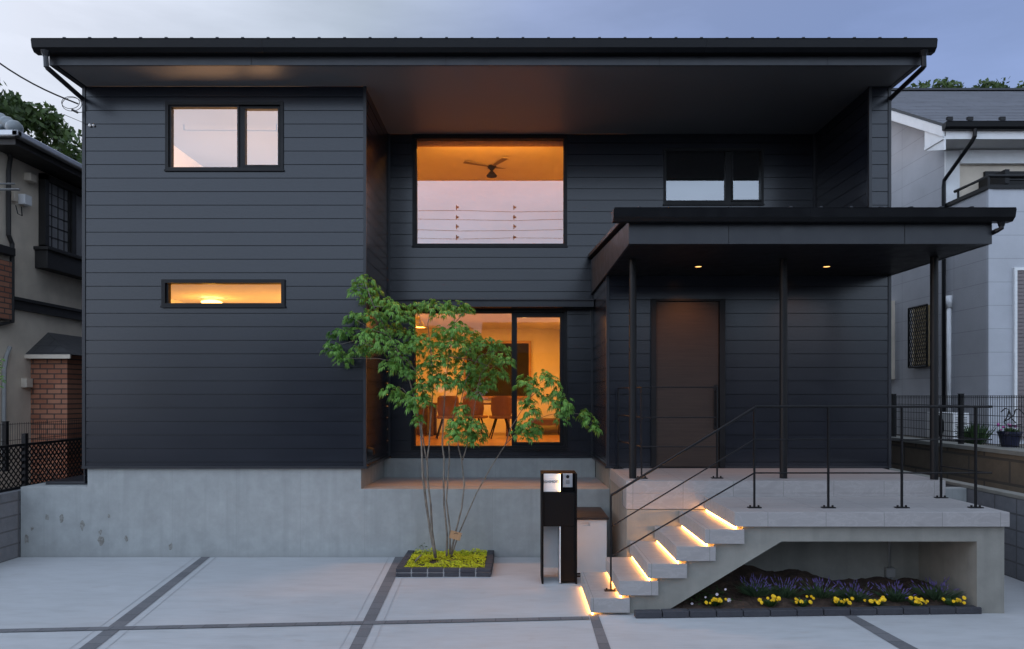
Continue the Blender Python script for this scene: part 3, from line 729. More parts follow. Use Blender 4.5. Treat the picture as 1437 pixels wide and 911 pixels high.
MB().box(X0 + .024, .556, Yb - .03, Yb - .01, .11, .688).build('back_panel', M['white_plastic'], mp_)
MB().box(.5445, .556, Yf + .012, Yb - .031, .01, .688).build('side_panel', M['white_plastic'], mp_)
pl = MB().box(X0 + .028, .545, Yf + .055, Yf + .065, 1.105, 1.322).build('name_plate', M['white_plastic'], mp_)
MB().box(.547, .553, Yf + .03, Yf + .05, 1.11, 1.32).build('plate_light', M['plate_led'], pl)
fc = bpy.data.curves.new('lettering', 'FONT'); fc.body = 'HASHIMOTO'; fc.size = .043; fc.align_x = 'CENTER'; fc.align_y = 'CENTER'; fc.extrude = .002; fc.space_character = 1.0
fc.materials.append(M['ink']); fo = bpy.data.objects.new('lettering', fc); C.objects.link(fo)
lm = bpy.data.meshes.new_from_object(fo.evaluated_get(bpy.context.evaluated_depsgraph_get())); bpy.data.objects.remove(fo)
fo = bpy.data.objects.new('lettering', lm); C.objects.link(fo)
fo.location = (.436, Yf + .052, 1.225); fo.rotation_euler = (R(90), 0, 0); adopt(fo, pl)
ic = MB().box(.585, .705, Yf + .07, Yf + .10, 1.155, 1.322).build('intercom', M['alu'], mp_, bevel=.004)
t = MB(); t.tube([(.645, Yf + .072, 1.285), (.645, Yf + .062, 1.285)], .020, 16); t.build('camera_lens', M['black'], ic)
t = MB()
for k in range(4): t.box(.622, .668, Yf + .066, Yf + .071, 1.20 + k * .012, 1.205 + k * .012)
t.build('speaker_slots', M['ink'], ic)
t = MB()
for k in range(2): t.tube([(.754, -1.33, .07 + k * .03), (.80, -1.33, .07 + k * .03)], .012, 8)
t.build('bolt', M['black'], mp_)
sb = thing('storage_box', (.9, -.45, 0), 'white outdoor storage box with flat dark brown lid behind the letterbox post', 'box')
t = MB(); X0, X1, Yf, Yb = .60, 1.18, -.88, -.06
t.box(X0, X1, Yf, Yb, .0, .60); t.box(X0, .855, Yf, Yb, .60, .642); t.box(.965, X1, Yf, Yb, .60, .642); t.box(.855, .965, Yf + .035, Yb, .60, .642); t.box(X0, X1, Yf, Yb, .642, .68)
t.build('body', M['white_plastic'], sb)
MB().box(X0 - .03, X1 + .025, Yf - .03, Yb + .02, .682, .712).build('lid', M['lid'], sb, bevel=.006)

# tree bed
def pavers(x0, x1, y0, y1, z0, z1, n, axis, rows=2, jit=.004):
    t = MB(); L = (x1 - x0) if axis == 'x' else (y1 - y0)
    for r_ in range(rows):
        a0, a1 = z0 + (z1 - z0) * r_ / rows, z0 + (z1 - z0) * (r_ + 1) / rows
        for k in range(n):
            s0, s1 = L * k / n + .008, L * (k + 1) / n - .008; j = random.uniform(-jit, jit)
            if axis == 'x': t.box(x0 + s0, x0 + s1, y0 + j, y1 + j * .3, a0 + .004, a1 - .002 + j)
            else: t.box(x0 + j, x1 + j, y0 + s0, y0 + s1, a0 + .004, a1 - .002 + j)
    return t
BX0, BX1, BY0, BY1 = -1.49, -.285, -1.10, -.0
bed = thing('planting_bed', (-.9, -.55, 0), 'square tree bed edged with two courses of dark cobbles against the concrete wall', 'planter')
t = pavers(BX0, BX1, BY0, BY0 + .09, 0, .105, 6, 'x'); q = pavers(BX1 - .09, BX1, BY0 + .1, -.01, 0, .105, 5, 'y'); q2 = pavers(BX0, BX0 + .09, BY0 + .1, -.01, 0, .105, 5, 'y')
for m_ in (q, q2):
    i = len(t.v); t.v += m_.v; t.f += [tuple(i + k for k in f_) for f_ in m_.f]; t.m += m_.m
t.build('cobbles', M['paver'], bed, bevel=.006)
t = MB(); t.box(BX0 + .01, BX1 - .01, BY0 + .012, BY0 + .08, .0, .094); t.box(BX1 - .078, BX1 - .012, BY0 + .08, -.02, 0, .094); t.box(BX0 + .012, BX0 + .078, BY0 + .08, -.02, 0, .094); t.build('mortar', M['mortar'], bed)
MB().box(BX0 + .09, BX1 - .09, BY0 + .09, -.01, .02, .075).build('soil', M['soil'], bed)
t = MB(); rng = random.Random(3)
for k in range(7500):
    x, y = rng.uniform(BX0 + .10, BX1 - .10), rng.uniform(BY0 + .10, -.03)
    # bare earth round the stems
    if ((x + .93) / .20) ** 2 + ((y + .66) / .12) ** 2 < 1 + rng.uniform(-.25, .25): continue
    hgt = .085 + .028 * math.sin(x * 9) * math.sin(y * 11 + 1) + .012 * math.sin(x * 31 + y * 17) + rng.uniform(-.012, .022)
    a0 = rng.uniform(0, 6.28); s_ = rng.uniform(.008, .017); tl = rng.uniform(-.5, .5)
    dx, dy = math.cos(a0) * s_, math.sin(a0) * s_
    t.face([(x - dx, y - dy, hgt), (x + dy * .6, y - dx * .6, hgt + s_ * .7 * tl), (x + dx, y + dy, hgt + s_ * .8), (x - dy * .6, y + dx * .6, hgt - s_ * .7 * tl)])
tag(t.build('ground_cover', M['sedum']), 'bright lime green sedum carpeting the square tree bed', 'ground cover', kind='stuff')

# the multi-stem maple
tree = thing('maple_tree', (-.93, -.6, .08), 'slender multi-stem green maple growing from the lime green bed', 'tree')
D0 = 9.40
def pt(px, py, d=0): return P(px, py, D0 + d)
rng = random.Random(11)
stems = [
    ([(611, 783), (604, 747), (597.5, 708), (593, 664), (592, 633), (590, 600), (585, 570), (575, 535), (561, 498), (545, 470), (525, 430), (513, 398)], .0185, .10),
    ([(612, 783), (605.5, 745), (603.7, 708), (599.7, 675), (599, 646), (602.5, 624), (605, 585), (608, 545), (606, 500), (600, 455), (605, 432)], .0165, .0),
    ([(599, 646), (595, 628), (592, 600), (596, 565), (590, 530), (572, 505), (540, 492), (500, 478), (474, 484)], .009, .05),
    ([(627, 780), (627.8, 751.7), (623.8, 708), (623, 675), (623, 642), (621, 624), (622, 590), (625, 545), (630, 500), (636, 455), (640, 432)], .015, .03),
    ([(631, 778), (631, 741), (626.7, 703), (629, 672.7), (630.4, 642), (630.5, 622), (636, 585), (640, 560), (648, 515), (660, 478)], .013, -.05),
    ([(633, 778), (638.8, 747), (647.5, 714), (651, 681), (648.6, 646), (643, 626.6), (641, 600), (645, 570), (655, 530), (672, 500), (696, 492)], .0125, -.10),
    ([(648.6, 646), (655, 624.4), (661, 600), (668, 560), (674, 525), (690, 505)], .008, -.08),
    ([(633, 780), (645, 747), (669.5, 692), (691, 653), (709, 624), (716, 603), (727, 585), (741, 560), (752, 542), (770, 530)], .0105, -.12),
    ([(709, 624), (722, 612), (738, 604), (750, 590), (768, 583), (790, 578), (812, 581), (826, 592), (833, 600)], .006, -.14),
    ([(741, 560), (760, 545), (778, 540), (788, 555), (790, 575)], .005, -.14),
    ([(585, 570), (565, 545), (553, 545)], .006, .10), ([(592, 600), (575, 568), (560, 556)], .005, .05),
    ([(575, 535), (556, 508), (530, 503), (484, 503)], .006, .10), ([(661, 600), (668, 606), (660, 612)], .004, -.1),
    ([(641, 600), (650, 592), (660, 598)], .004, -.1), ([(630, 500), (660, 505), (690, 515), (712, 507)], .006, .02),
    ([(545, 470), (520, 462), (496, 447)], .005, .1), ([(525, 430), (548, 432), (566, 448)], .005, .1), ([(636, 455), (652, 438), (655, 431)], .005, .02),
]
t = MB()
for pts, r0, dd in stems:
    n = len(pts); pp = []
    for k, (a_, b_) in enumerate(pts):
        u = k / (n - 1); pp.append(pt(a_ + rng.uniform(-.7, .7), b_, dd * u * (1.2 if dd > 0 else 1) + .02 * math.sin(k * 1.7)))
    sm = []
    for k in range(n - 1):       # smooth the stems a little
        for q in (0, .5): sm.append(pp[k].lerp(pp[k + 1], q))
    sm.append(pp[-1])
    t.tube(sm, [max(.0022, r0 * (1 - .78 * k / (len(sm) - 1)) * rng.uniform(.93, 1.07)) for k in range(len(sm))], 7)
t.build('trunk', M['bark'], tree, smooth=True)
clumps = [  # px, py, radius px (x), radius py, depth
    (512, 395, 17, 9, .1), (500, 408, 12, 9, .1), (526, 408, 14, 8, .1), (518, 420, 16, 8, .15), (540, 425, 18, 9, .1), (556, 434, 18, 10, .05), (566, 447, 15, 10, 0),
    (500, 445, 17, 8, .15), (522, 443, 20, 10, .0), (478, 468, 17, 9, .1), (466, 490, 13, 14, .1), (500, 468, 22, 10, .2), (522, 470, 22, 11, -.05), (546, 462, 22, 12, .1), (570, 470, 20, 12, .1),
    (545, 486, 24, 10, -.1), (520, 488, 20, 10, .15), (574, 490, 20, 12, .1), (590, 478, 16, 10, -.1), (482, 503, 14, 10, .15), (504, 492, 14, 8, .1), (560, 503, 16, 9, .1),
    (590, 430, 18, 7, .1), (612, 427, 22, 8, 0), (638, 430, 22, 8, .05), (654, 436, 12, 9, .05), (622, 440, 16, 6, -.1),
    (622, 466, 20, 10, .0), (642, 460, 20, 10, -.1), (660, 474, 20, 11, .1), (640, 482, 24, 11, -.1), (612, 486, 18, 11, .1), (680, 482, 18, 10, .0), (699, 489, 15, 12, -.05), (710, 503, 10, 13, -.1),
    (660, 497, 22, 11, .1), (636, 503, 20, 10, .15), (684, 507, 20, 11, .1), (615, 506, 18, 10, -.1), (600, 512, 18, 10, .1), (650, 518, 22, 10, -.05), (676, 525, 22, 11, .1), (698, 524, 14, 10, .1),
    (604, 530, 20, 11, -.15), (625, 533, 22, 12, -.1), (595, 545, 14, 9, -.1), (640, 540, 12, 9, -.1), (662, 540, 18, 12, .1), (684, 541, 12, 9, .1), (665, 553, 10, 8, 0),
    (545, 512, 14, 7, 0), (562, 516, 14, 7, 0), (572, 524, 12, 8, 0), (547, 548, 12, 8, 0), (558, 552, 12, 8, .05), (568, 561, 14, 9, 0), (584, 556, 14, 10, -.1), (598, 562, 10, 9, -.1), (580, 571, 9, 7, -.1),
    (586, 588, 8, 7, -.05), (648, 574, 10, 8, -.1), (640, 592, 12, 7, -.15), (655, 592, 14, 8, -.1), (668, 598, 13, 9, -.15), (652, 606, 14, 9, -.1), (672, 613, 10, 8, -.1), (640, 612, 10, 8, -.15), (660, 617, 9, 6, -.1), (634, 604, 8, 7, -.1),
    (738, 536, 16, 10, -.15), (750, 548, 10, 9, -.15), (762, 526, 11, 8, -.15), (776, 537, 10, 9, -.15), (783, 552, 8, 10, -.15), (793, 566, 10, 10, -.15), (788, 584, 8, 10, -.15), (778, 566, 6, 6, -.15), (796, 578, 8, 9, -.15),
    (741, 566, 10, 10, -.15), (747, 580, 12, 9, -.15), (738, 598, 14, 10, -.15), (745, 610, 13, 8, -.15), (730, 606, 10, 8, -.15), (752, 602, 8, 8, -.15), (820, 580, 7, 7, -.15), (828, 592, 9, 8, -.15), (835, 601, 6, 6, -.15), (766, 558, 6, 5, -.15),
]
def leaf(t, c, yaw, droop, L, rng):
    """a palmate leaf: five narrow lobes fanning from the stalk, tips hanging"""
    for k in (-2, -1, 0, 1, 2):
        a_ = yaw + k * .52 + rng.uniform(-.1, .1); l = L * (1 - .17 * abs(k)) ; wv = l * .155
        d = Vector((math.cos(a_), math.sin(a_), 0)); s_ = Vector((-d.y, d.x, 0)); dz = droop + rng.uniform(-.12, .12)
        m_ = c + d * l * .45 - Vector((0, 0, l * .45 * dz * .55)); e = c + d * l * (1 - .2 * dz) - Vector((0, 0, l * dz))
        i = len(t.v); t.v += [tuple(c), tuple(m_ + s_ * wv), tuple(e), tuple(m_ - s_ * wv)]; t.f.append((i, i + 1, i + 2, i + 3)); t.m.append(0)
t = MB(); rng = random.Random(5)
for (px, py, rx, ry, dd) in clumps:
    c = pt(px, py, dd * 2.2 + rng.uniform(-.06, .06)); k_ = D0 / F; n = int(13 + rx * ry * .23)
    for _ in range(n):
        a_ = rng.uniform(0, 2 * math.pi); q = math.sqrt(rng.random())
        ox, oy = q * math.cos(a_) * rx * k_, q * math.sin(a_) * rx * k_ * .8
        oz = (1 - q * q * 1.3) * ry * k_ * .75 + rng.uniform(-.7, .5) * ry * k_ 
        yaw = math.atan2(oy, ox) + rng.uniform(-.7, .7)
        leaf(t, c + Vector((ox, oy, oz)), yaw, .40 + .65 * q + rng.uniform(-.15, .25), rng.uniform(.050, .088), rng)
t.build('crown', M['leaf'], tree)
tg = thing('tree_tag', pt(638, 750), 'small blank wooden tag tied to the maple stems', 'tag')
a_ = pt(631, 746, -.06); b_ = pt(647, 757, -.06)
t = MB(); t.box(a_.x, b_.x, a_.y - .004, a_.y + .004, b_.z, a_.z); o = t.build('plaque', M['tagwood'], tg)
o.rotation_euler = (0, 0, 0); o.matrix_parent_inverse = wmat(tg).inverted() @ Matrix.Translation((a_ + b_) / 2) @ Matrix.Rotation(R(16), 4, 'Y') @ Matrix.Translation(-(a_ + b_) / 2)
MB().tube([pt(631, 752, -.05), pt(640, 748, -.07), pt(648, 752, -.05), pt(640, 755, 0), pt(631, 752, -.05)], .003, 5).build('string', M['wire'], tg)
sg = thing('sapling', (-1.33, -.6, .08), 'small leafy sprig with bent pale stem in the left of the lime bed', 'plant')
MB().tube([pt(581, 792, -.1), pt(585, 785, -.1), pt(591, 779, -.1)], [.008, .012, .010], 7).build('stump', M['bark'], sg, smooth=True)
t = MB().tube([pt(591, 780, -.1), pt(594, 770, -.1), pt(592, 763, -.1)], .003, 5); t.build('stem', M['bark'], sg)
t = MB()
for k in range(9): leaf(t, pt(590 + rng.uniform(-5, 9), 764 + rng.uniform(-3, 12), -.1), rng.uniform(0, 6.28), .3, .04, rng)
t.build('foliage', M['leaf_mid'], sg)

# flower border under the deck
t = MB(); xa, xb = G(891, 868)[0], P(1378, 862, 7.4).x
kr = thing('flower_border_edging', (3, -2.66, 0), 'low dark cobble edging in front of the flowers under the porch', 'kerb')
n = 13; ya, yb = CZ * F / (868.5 - 555) + CY, CZ * F / (862 - 555) + CY
for k in range(n):
    u0, u1 = k / n, (k + 1) / n; x0, x1 = xa + (xb - xa) * u0 + .004, xa + (xb - xa) * u1 - .004; y = ya + (yb - ya) * (u0 + u1) / 2
    t.box(x0, x1, y, y + .09, 0.001, .070 + random.uniform(-.004, .004), rz=math.atan2(yb - ya, xb - xa))
t.build('cobbles', M['paver'], kr, bevel=.008)
nx_, ny_ = 130, 40; t = MB(); rng = random.Random(9)
X0, X1, Y0, Y1 = 1.60, 4.80, -2.60, -1.50
def soil_z(x, y):
    u = (y - Y0) / (Y1 - Y0); bump = math.exp(-((x - 2.45) / .75) ** 2) * .16 + math.exp(-((x - 3.3) / .4) ** 2) * .06
    return .045 + u ** 1.2 * (.045 + bump) + .05 * (.3 + u) * mnoise.noise(Vector((x * 3.1, y * 3.1, 3))) + .022 * mnoise.noise(Vector((x * 11, y * 11, 7))) + .010 * mnoise.noise(Vector((x * 29, y * 29, 1)))
for i in range(nx_):
    for j in range(ny_):
        q = [(X0 + (X1 - X0) * (i + a_) / nx_, Y0 + (Y1 - Y0) * (j + b_) / ny_) for a_, b_ in ((0, 0), (1, 0), (1, 1), (0, 1))]
        t.face([(x, y, soil_z(x, y)) for x, y in q])
struct(t.build('soil', M['soil'], smooth=True))
def blades(t, x, y, z, n, h, spread, w_, rng, lean=.5):
    for _ in range(n):
        a_ = rng.uniform(0, 6.28); l = rng.uniform(.6, 1) * h; s_ = rng.uniform(.1, 1) * spread; d = Vector((math.cos(a_), math.sin(a_), 0)); p = Vector((x, y, z)) + d * s_ * .3
        e = p + d * s_ * lean + Vector((0, 0, l)); sd = Vector((-d.y, d.x, 0)) * w_
        m_ = p.lerp(e, .55) + Vector((0, 0, l * .06)); t.face([p - sd * .4, p + sd * .4, m_ + sd, e, m_ - sd])
def marigold(x, y, label, seed, n):
    rng = random.Random(seed); z = soil_z(x, y); r_ = thing('marigold_plant', (x, y, z), label, 'flower', 'yellow flowers along the border edging')
    t = MB(); blades(t, x, y, z, 60, .075, .11, .012, rng, .9); t.build('foliage', M['leaf_mid'], r_)
    for k in range(n):
        fx, fy, fz = x + rng.uniform(-.12, .12), y + rng.uniform(-.07, .03), z + rng.uniform(.045, .105); rr = rng.uniform(.014, .025); f = MB()
        for ring, (n2, ra, zz) in enumerate(((11, rr, 0), (9, rr * .72, .006), (6, rr * .4, .011))):
            for q in range(n2):
                a_ = 2 * math.pi * (q + ring * .5) / n2; d = Vector((math.cos(a_), math.sin(a_), 0)); sd = Vector((-d.y, d.x, 0)) * ra * .34; b_ = Vector((fx, fy, fz + zz)); tip = Vector((0, -.35 * ra, 0))
                f.face([b_, b_ + d * ra * .7 + sd + Vector((0, 0, .004)), b_ + d * ra + Vector((0, 0, -.002)), b_ + d * ra * .7 - sd + Vector((0, 0, .004))])
        f.ball((fx, fy, fz + .002), rr * .8, 1, 1, .55, 8, 4, .12)
        # tilt the head towards the light in front
        M4 = Matrix.Translation((fx, fy, fz)) @ Matrix.Rotation(R(55), 4, 'X') @ Matrix.Rotation(rng.uniform(-.3, .3), 4, 'Y') @ Matrix.Translation((-fx, -fy, -fz))
        f.v = [tuple(M4 @ Vector(v)) for v in f.v]; f.build('flower', M['marigold'], r_)
for k, (px, n, lb) in enumerate(((1003, 9, 'yellow marigolds at the stair end of the border under the white-flowered bush'), (1080, 7, 'yellow marigolds spread wide, second clump from the stair'), (1125, 6, 'yellow marigolds in a narrow upright clump, third from the stair'),
                                 (1180, 7, 'yellow marigolds mid-border, directly behind the paver strip end'), (1230, 8, 'yellow marigolds just left of the grey conduit box'), (1287, 9, 'yellow marigolds with the most blooms, right of the conduit box'), (1335, 6, 'yellow marigolds beside the concrete pillar'))):
    marigold(P(px, 850, 7.50).x, -2.50, lb, 40 + k, n + 2)
def lavender(x, y, label, seed, sc=1):
    rng = random.Random(seed); z = soil_z(x, y); r_ = thing('lavender_plant', (x, y, z), label, 'plant', 'purple lavender in the flower border')
    t = MB(); blades(t, x, y, z, 190, .12 * sc, .22 * sc, .005, rng, .9); t.build('foliage', M['lav_leaf'], r_)
    f = MB(); s = MB()
    for _ in range(46):
        a_ = rng.uniform(0, 6.28); d = Vector((math.cos(a_), math.sin(a_), 0)) * rng.uniform(.01, .19) * sc; p = Vector((x, y, z + .03)) + d * .4; e = p + d * .7 + Vector((rng.uniform(-.03, .03), 0, rng.uniform(.06, .165) * sc))
        s.tube([p, e], .0015, 3, False)
        dd = (e - p).normalized()
        for q in range(4): f.ball(e + dd * .010 * q, .0062 - .001 * q, 1, 1, 1.2, 5, 3, .2)
    s.build('stems', M['lav_leaf'], r_)['kind'] = 'stuff'; f.build('blooms', M['lav'], r_)['kind'] = 'stuff'
for k, (px, lb, sc) in enumerate(((1058, 'lavender clump nearest the stair, next to the white-flowered bush', 1), (1100, 'lavender clump between the two left marigold clumps, before the soil mound', 1), (1148, 'lavender clump at the foot of the soil mound', 1),
                                  (1198, 'sparse lavender clump mid-border in front of plain concrete', .95), (1252, 'lavender clump in front of the conduit box', 1), (1311, 'tallest lavender clump, in the corner by the concrete pillar', 1.15))):
    lavender(P(px, 840, 7.75).x, -2.30 + .03 * (k % 2), lb, 60 + k, sc)
bx, by = P(978, 850, 7.7).x, -2.33; rng = random.Random(77)
wb = thing('flowering_bush', (bx, by, .05), 'dark leafy bush with pale pink blooms tucked under the stair slope', 'bush')
t = MB()
for _ in range(420):
    c = Vector((bx + rng.gauss(.06, .16), by + rng.gauss(0, .10), .07 + abs(rng.gauss(0, .085)))); a_ = rng.uniform(0, 6.28); l = rng.uniform(.018, .034); d = Vector((math.cos(a_), math.sin(a_), rng.uniform(-.4, .5))); s_ = Vector((-d.y, d.x, .2)) * .4
    if c.z > soffit_z(c.x) - .04: continue
    t.face([c, c + (d * .5 + s_) * l, c + d * l, c + (d * .5 - s_) * l])
t.build('foliage', M['leaf_mid'], wb)
for px, py, r_ in ((971, 847, .016), (1006, 834, .018), (1023, 842, .026), (953, 858, .011), (1018, 827, .014), (990, 838, .012), (1005, 842, .012)):
    c = P(px, py, 7.56); f = MB()
    for q in range(6):
        a_ = q * math.pi / 3; d = Vector((math.cos(a_), -.3, math.sin(a_))); s_ = Vector((-math.sin(a_), 0, math.cos(a_))) * .45
        f.face([c, c + (d * .6 + s_) * r_, c + d * r_, c + (d * .6 - s_) * r_])
    f.build('flower', M['petal'], wb)
cb = thing('conduit_box', (4.36, -1.5, .4), 'grey junction box and conduits on the concrete wall under the porch', 'junction box')
c = P(1250.5, 804, 8.46)
MB().box(c.x - .055, c.x + .055, -1.54, -1.48, c.z - .055, c.z + .055).build('box', M['grey_plastic'], cb, bevel=.005)
t = MB(); t.tube([(c.x, -1.50, .79), (c.x, -1.50, c.z + .055)], .012, 8)
for dx in (-.035, -.005, .03): t.tube([(c.x + dx, -1.50, c.z - .055), (c.x + dx, -1.50, .05)], .012, 8)
t.build('conduit', M['grey_plastic'], cb, smooth=True)

# ------------------------------------------------------------------ interior furniture and lamps
def pendant(loc, drop, label, energy, r_=.11, ceil=3.9, name='pendant_lamp'):
    x, y, z = loc; l = thing(name, (x, y, z), label, 'lamp')
    MB().lathe([(.02, z + .16), (r_ * .5, z + .13), (r_, z), (r_ * .96, z), (r_ * .45, z + .12), (.015, z + .14)], x, y, 20).build('lamp_shade', M['white'], l, smooth=True)
    MB().ball((x, y, z + .05), .05, n=12, m=8).build('bulb', M['bulb'], l, smooth=True)
    MB().tube([(x, y, z + .16), (x, y, ceil)], .004, 5).build('cord', M['wire'], l)
    lamp('lamp', (x, y, z - .06), energy, WARM, .08, l); return l
p = P(589, 456, 14.2); pendant((p.x, p.y, p.z - .05), .3, 'small bright pendant lamp behind the maple at top left of the sliding window', 26)
cl = thing('ceiling_light', (-5.0, 2.05, 3.85), 'round ceiling light glowing in the narrow slot window', 'lamp')
p = P(297, 426, 12.1)
MB().lathe([(.0, 3.80), (.10, 3.80), (.16, 3.83), (.17, 3.86), (.12, 3.88)], p.x, p.y, 24).build('shade', M['bulb'], cl, smooth=True)
MB().lathe([(.06, 3.88), (.06, 3.929), (0, 3.929)], p.x, p.y, 16).build('base', M['white'], cl)
lamp('lamp', (p.x, p.y, 3.72), 20, (1, .42, .045), .1, cl); lamp('lamp', (-3.6, 2.2, 2.6), 85, (1, .42, .045), .2, cl)  # second lamp lower in the room, unseen and without a fixture
fan = thing('ceiling_fan', (-.42, 3.2, 6.4), 'ceiling fan with lamp seen through the large upper window', 'ceiling fan')
fx, fy, fz = P(690, 236, 13.2)
MB().tube([(fx, fy, fz), (fx, fy, 6.53)], .012, 8).build('rod', M['black'], fan)
MB().lathe([(0, fz - .16), (.09, fz - .16), (.10, fz - .14), (.02, fz - .05), (.09, fz + .03), (.09, fz + .05), (0, fz + .06)], fx, fy, 20).build('motor', M['black'], fan)
for k in range(4):
    a_ = k * math.pi / 2 + .5; t = MB(); d = Vector((math.cos(a_), math.sin(a_), 0)); s_ = Vector((-d.y, d.x, 0)); b_ = Vector((fx, fy, fz + .03))
    t.prism([tuple((b_ + d * u + s_ * v).xy) for u, v in ((.08, -.03), (.55, -.065), (.57, .065), (.08, .03))], 'z', fz + .02, fz + .03); t.build('blade', M['blade'], fan)
fl = thing('added_lamp_stand', (.6, 4.5, 4.05), 'added unlit lamp stand, unseen in the upper room below the window line', 'lamp')
MB().lathe([(.14, 4.051), (.14, 4.07), (.015, 4.08), (.015, 5.05), (.12, 5.2), (.11, 5.2), (.01, 5.07)], .6, 4.5, 16).build('stand', M['black'], fl)  # added stand carries no lamp and stays out of sight
hl = thing('added_batten_light', (-.4, 2.15, 6.5), 'added warm light batten hidden in the curtain box above the large upper window', 'lamp')
MB().box(-1.6, .8, 2.17, 2.22, 6.585, 6.60).build('batten', M['white'], hl)
t = MB(); t.box(-1.75, .93, 1.96, 2.00, 6.455, 6.58); t.box(-1.75, .93, 1.955, 1.96, 6.49, 6.50); t.build('blind_box', M['tagwood'], hl)
lamp('lamp', (-.4, 2.20, 6.58), 215, (1, .36, .035), parent=hl, typ='AREA', rot=(R(4), 0, 0), size=2.2, shape='RECTANGLE', size_y=.08)  # added area lamp hidden behind the blind box to light the room
dl = thing('ceiling_light', (-4.1, 2.2, 6.6), 'added small ceiling light, unseen in the upper left room', 'lamp')
MB().lathe([(0, 6.62), (.12, 6.63), (.14, 6.66), (.14, 6.75)], -3.15, 3.3, 20).build('shade', M['bulb'], dl, smooth=True)
lamp('lamp', (-4.4, 2.1, 4.3), 125, (1, .54, .26), parent=dl, typ='AREA', rot=(R(180), 0, 0), size=2.2, size_y=2.0)  # added upward lamp hidden below the sill to brighten the room ceiling
dp = thing('drying_pole', (-4.0, 1.6, 6.5), 'slim ceiling-hung drying pole in the upper left window', 'clothes pole')
a_ = P(258, 183, 11.4); b_ = P(392, 184, 11.4)
MB().tube([a_, b_], .010, 6).build('pole', M['grey_plastic'], dp)
for px in (258, 388): a_ = P(px, 183, 11.4); MB().tube([a_, (a_.x, a_.y, 6.69)], .008, 6).build('hanger', M['grey_plastic'], dp)
# dining set behind the sliding window
ZFl = 1.362
tb = thing('dining_table', (-.9, 6.2, ZFl), 'dark wooden dining table behind the chairs in the sliding window', 'table')
MB().box(-1.95, -.05, 5.75, 6.65, ZFl + .70, ZFl + .74).build('tabletop', M['walnut'], tb, bevel=.005)
for x in (-1.85, -.15):
    for y in (5.83, 6.57): MB().box(x - .04, x + .04, y - .04, y + .04, ZFl, ZFl + .70).build('leg', M['walnut'], tb)
def chair():
    r_ = thing('dining_chair', (0, 0, 0), 'x', 'chair', 'dining chairs behind the sliding window')
    t = MB(); t.prism([(-.22, -.22), (.22, -.22), (.24, .2), (.15, .23), (-.15, .23), (-.24, .2)], 'z', .42, .48); t.build('seat', M['fabric'], r_, bevel=.02)
    n = 9; t = MB()
    for i in range(n):
        u0, u1 = -1 + 2 * i / n, -1 + 2 * (i + 1) / n
        for (za, zb, sa, sb, ya_, yb_) in ((.46, .62, .19, .23, -.20, -.24), (.62, .86, .23, .22, -.24, -.30), (.86, .90, .22, .18, -.30, -.31)):
            f = lambda u, s_, y, z: (u * s_, y + .07 * u * u, z)
            t.face([f(u0, sa, ya_, za), f(u1, sa, ya_, za), f(u1, sb, yb_, zb), f(u0, sb, yb_, zb)])
            t.face([f(u0, sa, ya_ + .03, za), f(u0, sb, yb_ + .03, zb), f(u1, sb, yb_ + .03, zb), f(u1, sa, ya_ + .03, za)])
    t.build('backrest', M['fabric'], r_, smooth=True)
    for sx_ in (-1, 1):
        for sy_ in (-1, 1): MB().tube([(sx_ * .10, sy_ * .10, .42), (sx_ * .23, sy_ * .23, 0)], [.020, .012], 8).build('leg', M['black'], r_)
    return r_
ch = chair()
for i, (px, lb, rz) in enumerate(((703, 'dining chair just left of the sliding window mullion', .12), (667, 'tan dining chair in the middle of the three', -.2), (628, 'dining chair behind the maple stems at the left end of the table', .15))):
    o = ch if i == 0 else copy_tree(ch); D_ = 15.1 + .25 * (i == 1); p = P(px, 555, D_); o.location = (p.x, p.y, ZFl); o.rotation_euler = (0, 0, rz); o['label'] = lb
bw = thing('rear_window', (-.45, 7.46, 2.9), 'dark framed window in the back wall of the dining room', 'window')
p0, p1 = P(655, 556, 17.44), P(742, 482, 17.44)
MB().box(p0.x, p1.x, 7.44, 7.47, p0.z, p1.z).build('pane', M['navy'] if 0 else M['void'], bw)
t = MB(); t.box(p0.x - .06, p1.x + .06, 7.42, 7.49, p0.z - .06, p0.z); t.box(p0.x - .06, p1.x + .06, 7.42, 7.49, p1.z, p1.z + .06); t.box(p0.x - .06, p0.x, 7.42, 7.49, p0.z, p1.z); t.box(p1.x, p1.x + .06, 7.42, 7.49, p0.z, p1.z)
t.build('frame', M['oak'], bw)
sd = thing('sideboard', (-2.35, 6.9, ZFl), 'dark low sideboard at the left end of the dining room', 'cabinet')
MB().box(-2.55, -2.02, 6.5, 7.4, ZFl, ZFl + .62).build('body', M['walnut'], sd, bevel=.004); MB().box(-2.58, -1.99, 6.47, 7.43, ZFl + .622, ZFl + .65).build('top', M['walnut'], sd)
bn = thing('bench', (.8, 6.9, ZFl), 'low dark bench by the right wall inside the sliding window', 'bench')
MB().box(.35, 1.15, 6.3, 7.3, ZFl + .22, ZFl + .36).build('seat', M['walnut'], bn); t = MB().box(.40, .46, 6.35, 7.25, ZFl, ZFl + .22); t.box(1.05, 1.12, 6.35, 7.25, ZFl, ZFl + .22); t.build('leg', M['walnut'], bn)
rl = thing('ceiling_light', (.2, 4.3, 3.85), 'added flush ceiling light in the dining room above the sliding window', 'lamp')
MB().lathe([(0, 3.84), (.10, 3.84), (.12, 3.86), (.12, 3.899)], .2, 4.3, 20).build('shade', M['bulb'], rl, smooth=True)
lamp('lamp', (-.4, 5.2, 3.885), 135, WARM, parent=rl, typ='AREA', size=2.4, size_y=1.6)  # added broad lamp apart from the shade, aimed down to limit outdoor spill

